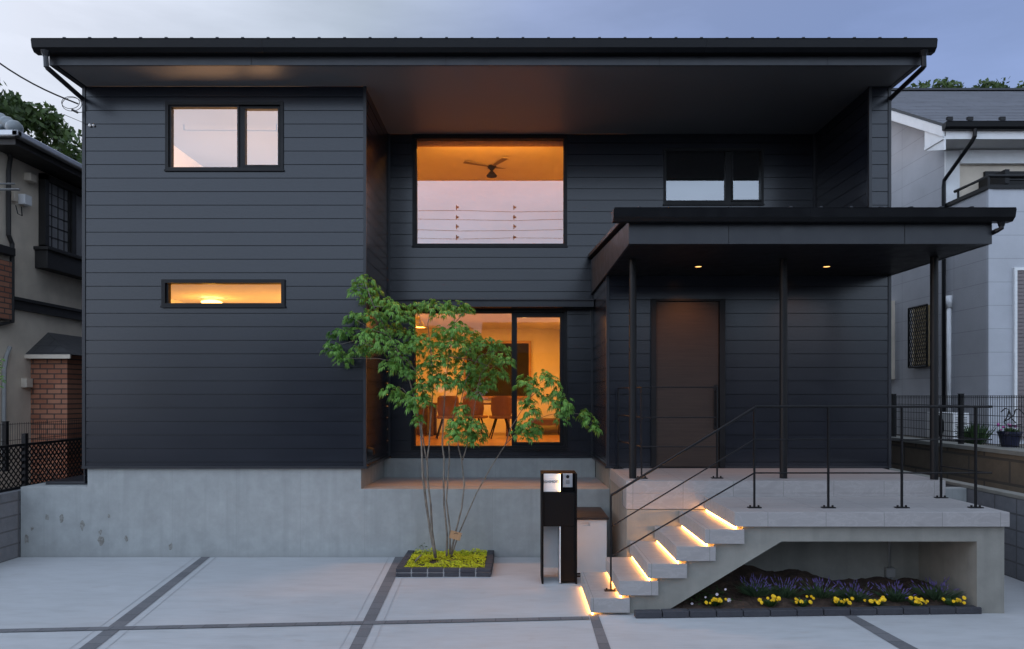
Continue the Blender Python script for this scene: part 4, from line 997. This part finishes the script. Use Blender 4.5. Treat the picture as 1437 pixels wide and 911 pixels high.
# ------------------------------------------------------------------ left neighbour
nl = thing('beige_house', (-10, 5, 0), 'older beige stucco house with dark timber trim left of the charcoal house', 'house')
XN = -8.2
MB().box(-14, XN, 1.15, 9, 0, 6.3).build('wall', M['stucco'], nl)
def LP(px, py, X=XN):      # point on plane X seen at px,py
    D = X * F / (px - 722); return Vector((X, D + CY, CZ + (555 - py) * D / F))
ez = 6.36; xe, ye = -7.72, 1.05
t = MB()
t.face([(xe, ye, ez), (xe, 9.4, ez), (-11, 6, ez + 1.7), (-11, 4.3, ez + 1.7)]); t.face([(-14.5, ye, ez), (xe, ye, ez), (-11, 4.3, ez + 1.7)])
t.face([(-14.5, ye, ez - .02), (xe, ye, ez - .02), (xe, 9.4, ez - .02), (-14.5, 9.4, ez - .02)])
rf = t.build('roof', M['kawara'], nl)
t = MB()
hip0, hip1 = Vector((xe - .12, ye + .12, ez + .10)), Vector((-11, 4.3, ez + 1.8))
t.tube([hip0, hip1], .11, 10)
for k in range(8): q = hip0.lerp(hip1, k / 8); t.ball(q, .125, n=10, m=6)
k = 0
while k < 12: t.tube([(xe - .45 - k * .3, ye + .04, ez + .03), (xe - .45 - k * .3 - .0, ye + .6, ez + .32)], .06, 8); k += 1
t.build('ridge_tile', M['kawara'], rf, smooth=True)
t = MB(); t.box(xe - .02, xe + .09, ye - .1, 9.4, ez - .10, ez - .0); t.box(-14.5, xe + .09, ye - .1, ye - .0, ez - .10, ez - .0); t.build('gutter', M['alu'], rf, bevel=.02)
t = MB(); t.box(XN, xe - .02, ye, 9.4, ez - .20, ez - .105); t.box(-14.4, XN, ye, 1.15, ez - .2, ez - .105); t.build('soffit', M['dark_wood'], rf)
# upper window with timber surround and flower-box sill
a0, a1 = LP(54, 253), LP(125, 253); b0 = LP(54, 350); y0, y1, z1, z0 = a0.y, a0.y + 1.75, a0.z + .12, b0.z
t = MB(); t.box(XN, XN + .12, y0, y1, z1 - .10, z1); t.box(XN, XN + .12, y0, y1, z0, z0 + .08); t.box(XN, XN + .12, y0, y0 + .10, z0, z1); t.box(XN, XN + .12, y1 - .1, y1, z0, z1); t.box(XN, XN + .10, y0 + .78, y0 + .90, z0, z1)
wn_ = t.build('window', M['dark_wood'], nl)
MB().box(XN + .02, XN + .05, y0 + .08, y1 - .08, z0 + .05, z1 - .08).build('pane', M['curtain'], wn_)
t = MB()
for k in range(1, 4): y = y0 + .1 + .68 * k / 4; t.box(XN + .05, XN + .06, y - .006, y + .006, z0 + .08, z1 - .1)
for k in range(1, 6): z = z0 + .08 + (z1 - z0 - .18) * k / 6; t.box(XN + .05, XN + .06, y0 + .1, y0 + .78, z - .006, z + .006)
t.box(XN + .05, XN + .08, y0 + .72, y0 + .78, z0 + .08, z1 - .1); t.build('muntin', M['dark_wood'], wn_)
t = MB(); t.box(XN, XN + .22, y0 - .1, y1 + .05, z0 - .34, z0 - .0); t.box(XN, XN + .26, y0 - .14, y1 + .08, z0 - .03, z0 + .03); t.build('window_box', M['dark_wood'], wn_, bevel=.01)
t = MB(); bz0, bz1 = LP(60, 441).z, LP(60, 425).z; t.box(XN, XN + .05, 1.15, 9, bz0, bz1); t.box(XN, XN + .08, 1.15, 9, bz1 - .05, bz1); t.build('band', M['dark_wood'], nl)
a_ = LP(12, 222); t = MB(); zt = a_.z
t.tube([(XN + .06, 1.3, zt + .3), (XN + .06, a_.y - .04, zt), LP(12, 240, XN + .06), LP(12, 330, XN + .06), LP(17, 342, XN + .06), LP(17, 452, XN + .06), LP(-6, 456, XN + .06)], .035, 8); t.build('downpipe', M['dark_wood'], nl)
t = MB(); t.tube([LP(14, 487, XN + .05), LP(9, 500, XN + .05), LP(6, 520, XN + .05), LP(5, 640, XN + .05)], .032, 8); t.build('drainpipe', M['grey_plastic'], nl)
def wallbox(px0, py0, px1, py1, d, m, nm):
    a_, b_ = LP(px0, py0), LP(px1, py1); return MB().box(XN, XN + d, min(a_.y, b_.y), max(a_.y, b_.y), min(a_.z, b_.z), max(a_.z, b_.z)).build(nm, m, nl, bevel=.008)
wallbox(33, 242, 42, 257, .12, M['stucco'], 'vent_hood'); wallbox(25, 272, 35, 290, .12, M['white'], 'meter_box'); wallbox(16, 268, 21, 284, .05, M['stucco'], 'cover_plate'); wallbox(29, 531, 38, 544, .10, M['stucco'], 'lamp_box')
MB().tube([LP(22, 288, XN + .08), LP(25, 300, XN + .1), LP(31, 303, XN + .1), LP(30, 290, XN + .1)], .008, 5).build('cable', M['wire'], nl)
wallbox(-20, 340, 10, 360, .14, M['dark_wood'], 'sill'); wallbox(-20, 360, 8, 450, .10, M['brick_y'], 'brick_panel')
# brick porch with a small slate roof
cY = LP(43, 520).y; Xp = XN + .0
D_ = cY + 10; xw = Xp + .62
pz0, pz1 = .0, CZ + (555 - 498) * D_ / F
t = MB().box(XN + .001, xw, cY, cY + .55, pz0, pz1); bp = t.build('porch', M['brick_x'], nl)
MB().box(XN + .001, xw - .02, cY + .55, cY + 2.5, pz0, pz1 - .1).build('entrance_door', M['void'], bp)
t = MB(); e = .14; zr = pz1; A = [(XN, cY - e, zr), (xw + e, cY - e, zr), (xw + e, cY + 2.6, zr), (XN, cY + 2.6, zr)]; top1, top2 = (XN, cY + .45, zr + .42), (XN, cY + 2.6, zr + .42)
t.face([A[0], A[1], top1]); t.face([A[1], A[2], top2, top1]); t.face([(x, y, z - .002) for x, y, z in A]); t.build('porch_roof', M['slate_dark'], bp)
MB().box(XN, xw + e, cY - e - .01, cY - e + .02, zr - .07, zr - .003).build('eave_board', M['stucco'], bp)
lp = thing('laundry_pole', (-8.0, 1.5, 5.6), 'pair of silver laundry poles sticking out from the beige house wall', 'clothes pole')
for dz in (0, -.09):
    a_ = LP(-10, 258, XN + .35); b_ = LP(20 if dz == 0 else 25, 258, XN + .35); MB().tube([(a_.x, a_.y, a_.z + dz), (b_.x, b_.y, b_.z + dz + (.0))], .016, 8).build('pole', M['grey_plastic'], lp)
b_ = LP(24, 262, XN + .3); MB().box(XN, b_.x + .04, b_.y - .015, b_.y + .015, b_.z - .06, b_.z - .03).build('bracket', M['grey_plastic'], lp)

# left boundary: block wall, lattice and mesh fence
bwl = thing('block_wall', (-7.05, -2, 0), 'stepped grey block wall along the left edge of the driveway', 'wall')
MB().box(-7.14, -6.962, -.60 + .0, .9, -.1, .93).build('wall', M['block_y'], bwl, bevel=.006); MB().box(-7.14, -6.955, -7.5, -.60, -.1, .52).build('wall', M['block_y'], bwl, bevel=.006)
def plane_fence(X, y0, y1, z0, z1, step, bar, label, cat, name, group=None, rails=None, posts=(), wire=.002):
    f = thing(name, (X, (y0 + y1) / 2, z0), label, cat, group); t = MB()
    y = y0
    while y <= y1: t.box(X - wire, X + wire, y - wire, y + wire, z0, z1); y += step
    for z in rails: t.box(X - wire * 1.6, X + wire * 1.6, y0, y1, z - wire * 1.6, z + wire * 1.6)
    t.build('mesh', M['black'], f)
    for y in posts:
        p = MB().box(X - .03, X + .03, y - .03, y + .03, z0 - .15, z1 + .02); p.box(X - .035, X + .035, y - .035, y + .035, z1 + .02, z1 + .03); p.build('post', M['black'], f)
    return f
lf = thing('lattice_fence', (-7.05, 1, .93), 'black diagonal lattice fence on the left boundary below the brick porch', 'fence')
X = -7.10; y0, y1, z0, z1 = -.6, 3.4, .95, 1.56; t = MB(); h = z1 - z0; y = y0 - h
while y < y1:
    for sgn in (1, -1):
        ya_, yb_ = (y, y + h) if sgn > 0 else (y + h, y); za, zb = z0, z1
        pts = []
        for (p, q) in ((ya_, za), (yb_, zb)): pts.append((p, q))
        lo, hi = max(min(ya_, yb_), y0), min(max(ya_, yb_), y1)
        if hi > lo:
            f = lambda yy: za + (zb - za) * (yy - ya_) / (yb_ - ya_)
            d = .012 * sgn * .35
            t.face([(X + d, lo, f(lo) - .011), (X + d, hi, f(hi) - .011), (X + d, hi, f(hi) + .011), (X + d, lo, f(lo) + .011)])
            t.face([(X + d + .008, lo, f(lo) - .011), (X + d + .008, hi, f(hi) - .011), (X + d + .008, hi, f(hi) + .011), (X + d + .008, lo, f(lo) + .011)])
    y += .095
t.build('lattice', M['black'], lf)
t = MB(); t.box(X - .02, X + .02, y0, y1, z1 - .02, z1 + .015); t.box(X - .02, X + .02, y0, y1, z0 - .02, z0 + .015); t.build('rail', M['black'], lf)
for y in (.33, 2.3): MB().box(X - .03, X + .03, y - .03, y + .03, z0 - .1, z1 + .16).build('post', M['black'], lf)
plane_fence(-7.5, .2, 7, 1.3, 1.86, .05, 0, 'fine black wire mesh fence in front of the brick porch', 'fence', 'mesh_fence', rails=(1.32, 1.6, 1.84), posts=(.5, 2.5, 4.5))
MB()
cs = tag(MB().box(-6.75, -6.08, .25, 1.6, .985, 1.03).build('cover_slab', M['trim'], bevel=.01), 'dark cover sheet lying behind the low concrete wall at far left', 'cover')

# service cable into the left corner
cv = thing('service_cable', P(118, 178, 10), 'black overhead service cable with a coiled loop at the left house corner', 'cable')
t = MB(); pp = []
a_, b_ = P(-60, 44, 9.0), P(110, 146, 9.95)
for k in range(11): u = k / 10; q = a_.lerp(b_, u); q.z -= .10 * math.sin(math.pi * u); pp.append(q)
t.tube(pp, .011, 6); t.build('cable', M['wire'], cv)
t = MB(); c = P(99, 144, 9.9)
for j in range(2):
    ring = [c + Vector((math.cos(q * 2 * math.pi / 20) * (.125 + .012 * j), .03 * j, math.sin(q * 2 * math.pi / 20) * (.085 + .01 * j) - .012 * j)) for q in range(21)]; t.tube(ring, .0045, 5)
t.tube([c + Vector((.02, 0, -.10)), c + Vector((.10, 0, -.14))], .016, 6); t.tube([c + Vector((.10, 0, -.14)), P(121, 157, 10)], .005, 5); t.tube([P(90, 161, 9.9), P(126, 176, 9.98)], .004, 5)
t.build('loop', M['wire'], cv)
t = MB().ball(P(126, 176, 9.97), .022, n=8, m=5); t.ball(P(131, 176, 9.97), .018, n=8, m=5); t.build('insulator', M['white_plastic'], cv)

# ------------------------------------------------------------------ right side
bwr = thing('block_wall', (6.28, 0, 0), 'dark grey block wall to the right of the porch', 'wall')
MB().box(6.2, 6.36, -8, 6, -.1, 1.0).build('wall', M['block_y'], bwr, bevel=.006)
MB().box(6.19, 6.37, -8, 6, 1.0, 1.045).build('coping', M['concrete_plain'], bwr, bevel=.006)
tag(MB().box(5.28, 6.188, -.25, -.10, -.1, 1.0).build('garden_wall', M['concrete'], bevel=.004), 'short pale concrete wall between the porch and the block wall', 'wall')
rw = thing('retaining_wall', (7.0, 3, 0), 'weathered brown stone retaining wall below the wire fence at right', 'wall')
MB().box(6.95, 7.25, -8, 12, -.1, 1.44).build('wall', M['old_wall'], rw, bevel=.01)
MB().box(6.92, 7.28, -8, 12, 1.441, 1.50).build('coping', M['concrete_plain'], rw)
struct(MB().box(7.25, 40, -8, 30, -.1, 1.42).build('terrain', M['earth']))
plane_fence(7.08, -7.9, 7.0, 1.53, 2.27, .05, 0, 'black wire mesh fence on top of the brown retaining wall', 'fence', 'wire_fence', rails=(1.55, 1.69, 1.83, 1.97, 2.11, 2.24, 2.262), posts=(-.7, 1.3, 3.3, 5.3), wire=.0028)
nr = thing('white_house', (12, 6, 1.4), 'white panelled house with grey slate roof and balcony at the right', 'house')
XR, YU, YL = 8.3, 3.76, 2.48
def RP(px, py, X=XR): D = X * F / (px - 722); return Vector((X, D + CY, CZ + (555 - py) * D / F))
zpar = CZ + (555 - 263) * (YL + 10) / F
t = MB(); t.box(XR, XR + .02, YL, 12, 1.42, 5.3); t.prism([(YU, 5.3), (12, 5.3), (12, 7.2), (7.6, 9.62), (YU, 7.42)], 'x', XR, XR + .02)
t.box(XR, XR + .02, YL, YU, 5.3, zpar - .03); t.build('wall', M['panel_y'], nr)
MB().box(XR + .021, 16, YL, YL + .15, 1.42, zpar - .03).build('wall', M['panel_x'], nr)
MB().box(XR - .006, XR + .07, YL - .012, YL + .05, 1.42, zpar - .03).build('corner_trim', M['panel_x'], nr)
t = MB(); t.box(XR - .03, XR + .13, YL - .03, YU, zpar - .03, zpar + .04); t.box(XR + .13, 16, YL - .03, YL + .17, zpar - .03, zpar + .04); pr = t.build('parapet_cap', M['frame'], nr)
t = MB(); zr_ = zpar + .22
t.tube([(XR + .05, YU - .25, zr_ - .0), (XR + .05, YL + .07, zr_), (16, YL + .07, zr_)], .03, 8)
for p in ((XR + .05, YU - .35), (XR + .05, YL + .07), (XR + 1.0, YL + .07), (XR + 2.2, YL + .07)): t.box(p[0] - .015, p[0] + .015, p[1] - .015, p[1] + .015, zpar + .03, zr_)
t.build('handrail', M['frame'], pr)
t = MB(); t.box(XR + .021, 16, YU, YU + .1, 5.0, 7.3); t.build('wall', M['stucco'], nr)
MB().box(XR, XR + .26, YU - .06, YU - .001, 5.3, 6.98).build('pilaster', M['white'], nr)
MB().box(XR + .26, 16, YU - .10, YU - .002, 6.72, 6.98).build('lintel', M['white'], nr)
t = MB(); t.box(XR + .75, XR + 2.9, YU - .06, YU - .002, 5.2, 6.58); bwn = t.build('window', M['frame'], nr)
MB().box(XR + .82, XR + 2.85, YU - .075, YU - .061, 5.2, 6.50).build('pane', M['void'], bwn)
t = MB(); t.tube([(XR + .68, YU - .5, 6.32), (XR + 3.5, YU - .5, 6.32)], .018, 6); t.tube([(XR + .68, YU - .7, 6.22), (XR + 3.5, YU - .7, 6.22)], .018, 6); t.box(XR + .66, XR + .74, YU - .75, YU, 6.14, 6.40)
t.build('drying_rack', M['black'], nr)
ex0, ey, ezr = 7.93, 3.16, 7.20; slope = .568
def roofz(y): return ezr + .07 + (y - ey) * slope
yr = 7.6
t = MB(); t.prism([(ey, ezr + .07), (yr, roofz(yr)), (yr + 4.4, roofz(yr) - 2.5), (yr + 4.4, roofz(yr) - 2.6), (yr, roofz(yr) - .10), (ey, ezr - .02)], 'x', ex0, 18)
nrf = t.build('roof', M['slate'], nr)
t = MB(); zr2 = roofz(yr); t.box(ex0 - .02, 18, yr - .10, yr + .10, zr2 - .02, zr2 + .03); t.build('ridge_cap', M['trim'], nrf)
t = MB()
y = ey + .03
while y < yr - .1:         # slate courses
    t.prism([(y, roofz(y)), (y, roofz(y) + .013), (y + .18, roofz(y + .18) + .002), (y + .18, roofz(y + .18))], 'x', ex0 + .03, 18); y += .18
t.build('slate_course', M['slate'], nrf)
t = MB(); t.prism([(ey - .02, ezr - .16), (ey - .02, ezr + .02), (yr, roofz(yr) - .05), (yr, roofz(yr) - .28)], 'x', ex0 - .03, ex0 + .0); t.prism([(ey - .01, ezr - .16), (ey - .01, ezr - .40), (ey + .62, ezr - .20), (ey + .62, ezr + .20)], 'x', ex0 + .001, ex0 + .03)
t.build('bargeboard', M['white'], nrf)
t = MB(); t.prism([(ey - .04, ezr + .03), (ey - .04, ezr + .08), (yr, roofz(yr) + .03), (yr, roofz(yr) - .04)], 'x', ex0 - .045, ex0 - .031); t.build('verge_trim', M['trim'], nrf)
t = MB(); t.box(ex0 - .02, 18, ey - .005, YU, ezr - .20, ezr - .14); t.box(ex0 + .03, 18, ey - .01, ey + .02, ezr - .20, ezr - .02); t.prism([(ey + .1, ezr - .12), (ey + .1, ezr - .08), (yr, roofz(yr) - .27), (yr, roofz(yr) - .31)], 'x', ex0 + .031, XR + .01); t.build('soffit', M['white'], nrf)
gutter(ex0 - .04, 18, ey - .15, ey - .02, ezr - .05, ezr + .08, nrf)
for px in (1342, 1371, 1417):
    q = P(px, 165, 13.35); q = Vector((q.x, ey + .40, roofz(ey + .40))); MB().box(q.x - .05, q.x + .05, q.y - .03, q.y + .03, q.z, q.z + .07).build('snow_guard', M['black'], nrf)
t = MB(); px_ = RP(1321, 230, XR - .05)
t.tube([(ex0 + .32 + .2, ey - .08, ezr - .04), (ex0 + .32 + .2, ey - .08, ezr - .17), (ex0 + .50, ey - .02, ezr - .26), (XR - .05, YU - .08, 6.40), (XR - .05, YU - .06, 6.28), (XR - .05, YU - .06, 1.45)], .035, 8); t.build('downpipe', M['gutter'], nr)
a_ = RP(1326.5, 420, XR - .05); t = MB().tube([(a_.x, a_.y - .12, a_.z), (a_.x, a_.y - .12, 1.45)], .04, 10); t.tube([(a_.x, a_.y - .12, a_.z - .18), (a_.x, a_.y - .12, a_.z + .05)], .055, 10); t.build('drainpipe', M['white'], nr, smooth=True)
a_, b_ = RP(1306, 428), RP(1282, 517); y0, y1 = a_.y - .05, b_.y; z0, z1 = b_.z + .02, a_.z
t = MB(); t.box(XR - .03, XR - .002, y0, y1, z0, z1); gw = t.build('window', M['amber_glass'], nr)
t = MB(); Xg = XR - .10
for k in range(9):
    ya_ = y0 + (y1 - y0) * k / 9
    n = 8
    for j in range(n):
        za, zb = z0 + (z1 - z0) * j / n, z0 + (z1 - z0) * (j + 1) / n; s_ = (y1 - y0) / 18 * (1 if j % 2 else -1)
        yc = ya_ + (y1 - y0) / 18
        for o_ in (1, -1): t.tube([(Xg, yc - s_ * o_, za), (Xg, yc + s_ * o_, zb)], .008, 4, False)
for (p, q) in (((y0, z0), (y1, z0)), ((y0, z1), (y1, z1)), ((y0, z0), (y0, z1)), ((y1, z0), (y1, z1))): t.tube([(Xg, *p), (Xg, *q)], .022, 4)
t.build('grille', M['black'], gw)
a_, b_ = RP(1256, 422), RP(1246, 533); MB().box(XR - .15, XR, a_.y, a_.y + .5, b_.z, a_.z).build('shutter_box', M['stucco'], nr)
a_ = P(1421, 380, YL + 10); t = MB(); x0_ = a_.x; t.box(x0_, x0_ + .05, YL - .05, YL, 1.5, a_.z); t.box(x0_, 12, YL - .05, YL, a_.z, a_.z + .05); sh = t.build('shutter_frame', M['white'], nr)
t = MB(); z = 1.5
while z < a_.z - .02: t.box(x0_ + .05, 12, YL - .03, YL - .001, z + .004, z + .062); z += .066
t.build('shutter', M['bronze_shutter'], sh)
ac = thing('air_conditioner', (7.9, 3.0, 1.42), 'white outdoor air conditioner unit behind the wire fence', 'air conditioner')
MB().box(7.75, 8.05, 2.6, 3.4, 1.47, 1.96).build('body', M['white_plastic'], ac, bevel=.012)
t = MB(); c = Vector((7.744, 3.05, 1.715))
for rr in (.06, .11, .16, .20):
    t.tube([c + Vector((0, math.cos(q * math.pi / 12) * rr, math.sin(q * math.pi / 12) * rr)) for q in range(25)], .006, 4, False)
for q in range(8): t.tube([c, c + Vector((0, math.cos(q * math.pi / 4) * .2, math.sin(q * math.pi / 4) * .2))], .005, 4, False)
t.tube([c + Vector((.004, 0, 0)), c + Vector((.0055, 0, 0))], .19, 20); t.build('fan_grille', M['black'], ac)
t = MB()
for k in range(9): t.box(7.80, 8.0, 2.594, 2.599, 1.55 + k * .04, 1.565 + k * .04)
t.build('louvre', M['grey_plastic'], ac); t = MB(); t.box(7.78, 8.02, 2.7, 2.78, 1.42, 1.47); t.box(7.78, 8.02, 3.22, 3.3, 1.42, 1.47); t.build('foot', M['grey_plastic'], ac)
fp = thing('flower_pot', P(1417, 625, 10.6), 'dark blue flower pot with pink flowers behind the wire fence', 'plant pot')
c = P(1418, 634, 10.75); zb = 1.501
c.x = 7.42; c.y = 7.42 * F / (1417 - 722) + CY
MB().box(7.25, 7.7, c.y - .3, c.y + .3, 1.42, 1.5).build('ledge_stone', M['concrete_plain'], fp)
MB().lathe([(0, zb), (.11, zb), (.15, zb + .20), (.165, zb + .20), (.165, zb + .23), (.14, zb + .23), (.13, zb + .18), (0, zb + .18)], c.x, c.y, 20).build('pot', M['navy'], fp, smooth=False)
rng = random.Random(21); t = MB(); blades(t, c.x, c.y, zb + .18, 60, .12, .18, .012, rng, .8); t.build('foliage', M['leaf_mid'], fp)
for k in range(7):
    q = Vector((c.x + rng.uniform(-.15, .12), c.y + rng.uniform(-.1, .1), zb + rng.uniform(.24, .34))); MB().ball(q, rng.uniform(.016, .03), 1, 1, .7, 7, 4, .25).build('flower', M['pink'], fp)
shb = thing('shrub', (7.6, 2.0, 1.42), 'small green weeds on the ledge by the air conditioner', 'plant')
t = MB(); c = P(1368, 620, 11.8); blades(t, 7.6, 7.6 * F / (1368 - 722) + CY, 1.42, 130, .42, .34, .016, rng, .7); t.build('foliage', M['leaf_mid'], shb)
orn = thing('garden_ornament', P(1410, 590, 10.2), 'looping black wire ornament hung on the mesh fence at far right', 'ornament')
t = MB(); Xo = 7.04
def OP(px, py): D = Xo * F / (px - 722); return Vector((Xo, D + CY, CZ + (555 - py) * D / F))
for pts in (((1405, 578), (1411, 573), (1416, 575), (1414, 584), (1409, 592), (1413, 598), (1424, 597), (1433, 596)), ((1409, 592), (1416, 588), (1423, 582), (1425, 575), (1430, 574), (1436, 580), (1440, 588)), ((1416, 575), (1420, 588), (1426, 594))): t.tube([OP(*p) for p in pts], .008, 5)
t.build('wire_scroll', M['wire'], orn)

# ------------------------------------------------------------------ trees behind, and what the windows reflect
def bg_tree(name, x, y, z0, h, rx, rz, n, L, label, seed, group=None, mat='leaf_dark'):
    rng = random.Random(seed); r_ = thing(name, (x, y, z0), label, 'tree', group)
    t = MB(); t.tube([(x, y, z0), (x + .2, y, z0 + h * .45), (x - .1, y, z0 + h * .8)], [.35, .24, .08], 8)
    blobs = []
    for k in range(26):
        a_ = rng.uniform(0, 6.28); u = rng.uniform(-.9, .95); q = math.sqrt(max(0, 1 - u * u)) * rng.uniform(.45, 1)
        blobs.append((Vector((x + rx * q * math.cos(a_), y + rx * q * math.sin(a_), z0 + h - rz + u * rz)), rng.uniform(.16, .30) * rx))
    for c, rr in blobs[:12]: t.tube([(x, y, z0 + h * .5), (c.x * .6 + x * .4, c.y * .6 + y * .4, c.z - rr * .8), tuple(c)], [.10, .06, .02], 5)
    t.build('trunk', M['bark_dark'], r_, smooth=True)
    t = MB()
    for c, rr in blobs:
        for _ in range(n // 26):
            d = Vector((rng.gauss(0, 1), rng.gauss(0, 1), rng.gauss(0, 1))).normalized() * rr * rng.uniform(.45, 1.12)
            p = c + Vector((d.x, d.y, d.z * .75)); a_ = Vector((rng.gauss(0, 1), rng.gauss(0, 1), rng.gauss(0, .7))).normalized(); b_ = a_.orthogonal().normalized(); l = L * rng.uniform(.6, 1.2)
            b_.rotate(Matrix.Rotation(rng.uniform(0, 6.28), 3, a_)); cc = a_.cross(b_)
            t.face([p - b_ * l * .5, p + cc * l * .28, p + b_ * l * .5, p - cc * l * .28])
    t.build('crown', M[mat], r_); return r_
bg_tree('broadleaf_tree', -23.5, 21, 0, 15.9, 4.6, 4.6, 9000, .36, 'large dark evergreen rising behind the beige house roof', 1)
bg_tree('broadleaf_tree', -19.6, 22.5, 0, 13.2, 3.0, 3.6, 5200, .33, 'rounded evergreen crown nearest the charcoal house corner at left', 2)
for k, (x, y, h, rx, lb, n) in enumerate(((14.6, 15.5, 13.55, 1.9, 'wispy treetop above the left end of the slate ridge', 2600), (17.0, 16.5, 13.75, 1.7, 'small treetop second from left above the slate ridge', 2200), (19.4, 17.5, 14.35, 2.0, 'green treetop third from left above the slate ridge', 2800), (22.2, 18, 14.7, 2.6, 'broadest treetop above the slate ridge at the right edge', 4200))):
    bg_tree('woodland_tree', x, y, 1.4, h - 1.4, rx, 2.2, n, .22, lb, 10 + k, 'treetops behind the white house', 'leaf_dark')
lt = thing('shrub', (-7.6, -.2, 0), 'leafy branch tip poking in at the left edge of the photo', 'shrub')
t = MB(); rng = random.Random(31); q0 = P(-12, 520, 9.3); t.tube([(q0.x - .2, q0.y, .5), q0, P(2, 505, 9.3)], .006, 5); t.build('stem', M['bark'], lt)
t = MB()
for k in range(40): leaf(t, P(-4 + rng.uniform(-14, 9), 512 + rng.uniform(-14, 30), 9.3 + rng.uniform(-.1, .1)), rng.uniform(0, 6.28), .5, .06, rng)
t.build('foliage', M['leaf'], lt)
# cables and houses across the street (seen mirrored in the panes)
Yc = -13.0; Dv = 11.85 + 1.85 - Yc
for k, (py, lb) in enumerate(((290.5, 'topmost'), (304, 'second'), (317.5, 'third'), (330, 'fourth'), (337.5, 'lowest'))):
    z = CZ + (555 - py) * Dv / F; t = MB(); pp = [(-16 + 32 * q / 16, Yc + .15 * (k % 2), z - .16 + .16 * ((q - 8) / 8) ** 2 * 1.6 + .03 * math.sin(q * 2.1 + k)) for q in range(17)]
    t.tube(pp, .009, 5); o = t.build('overhead_cable', M['wire'])
    tag(o, lb + ' street cable mirrored in the large upper window', 'cable', 'street cables mirrored in the window')
for px, lb in ((640.5, 'left'), (721, 'right')):
    for k, py in enumerate((291, 305, 318, 333)):
        q = Vector(((px - 722) * Dv / F, Yc, CZ + (555 - py) * Dv / F)); t = MB(); t.box(q.x - .015, q.x + .02, Yc - .02, Yc + .02, q.z - .09, q.z + .08); t.box(q.x - .02, q.x + .09, Yc - .02, Yc + .02, q.z - .03, q.z + .03)
        tag(t.build('cable_clamp', M['lid']), ('first', 'second', 'third', 'fourth')[k] + ' clamp from the top in the ' + lb + ' column mirrored in the upper window', 'cable clamp', 'cable clamps mirrored in the window')
for k, (x, wd, h) in enumerate(((-9, 8, 5.4), (3, 9, 5.6), (14, 8, 5.2))):
    hs_ = thing('street_house', (x, -26, 0), ('grey gabled house across the street, mirrored at the left of the glass', 'wide gabled house across the street, mirrored in the middle of the glass', 'gabled house across the street, mirrored at the right of the glass')[k], 'house')
    MB().box(x - wd / 2, x + wd / 2, -31, -26, 0, h - 1).build('wall', M['street'], hs_)
    MB().prism([(-31.5, h - 1), (-25.5, h - 1), (-28.5, h + 1)], 'x', x - wd / 2 - .4, x + wd / 2 + .4).build('roof', M['slate_dark'], hs_)
    t = MB()
    for q in (-.3, .25): t.box(x + q * wd - .8, x + q * wd + .8, -26.0, -25.96, 1.2, 2.6)
    t.build('window', M['void'], hs_)

for k, (x, h, rx, lb) in enumerate(((-16, 6.0, 2.6, 'bushy street tree mirrored at the far left'), (-3.2, 5.6, 2.0, 'bushy street tree mirrored behind the maple'), (8.7, 5.8, 2.0, 'bushy street tree mirrored in the entrance side'), (20, 6.0, 2.8, 'bushy street tree mirrored at the far right'))):
    bg_tree('street_tree', x, -25, 0, h + .5, rx, 2.4, 1500, .34, lb, 50 + k, 'trees across the street mirrored in the glass')
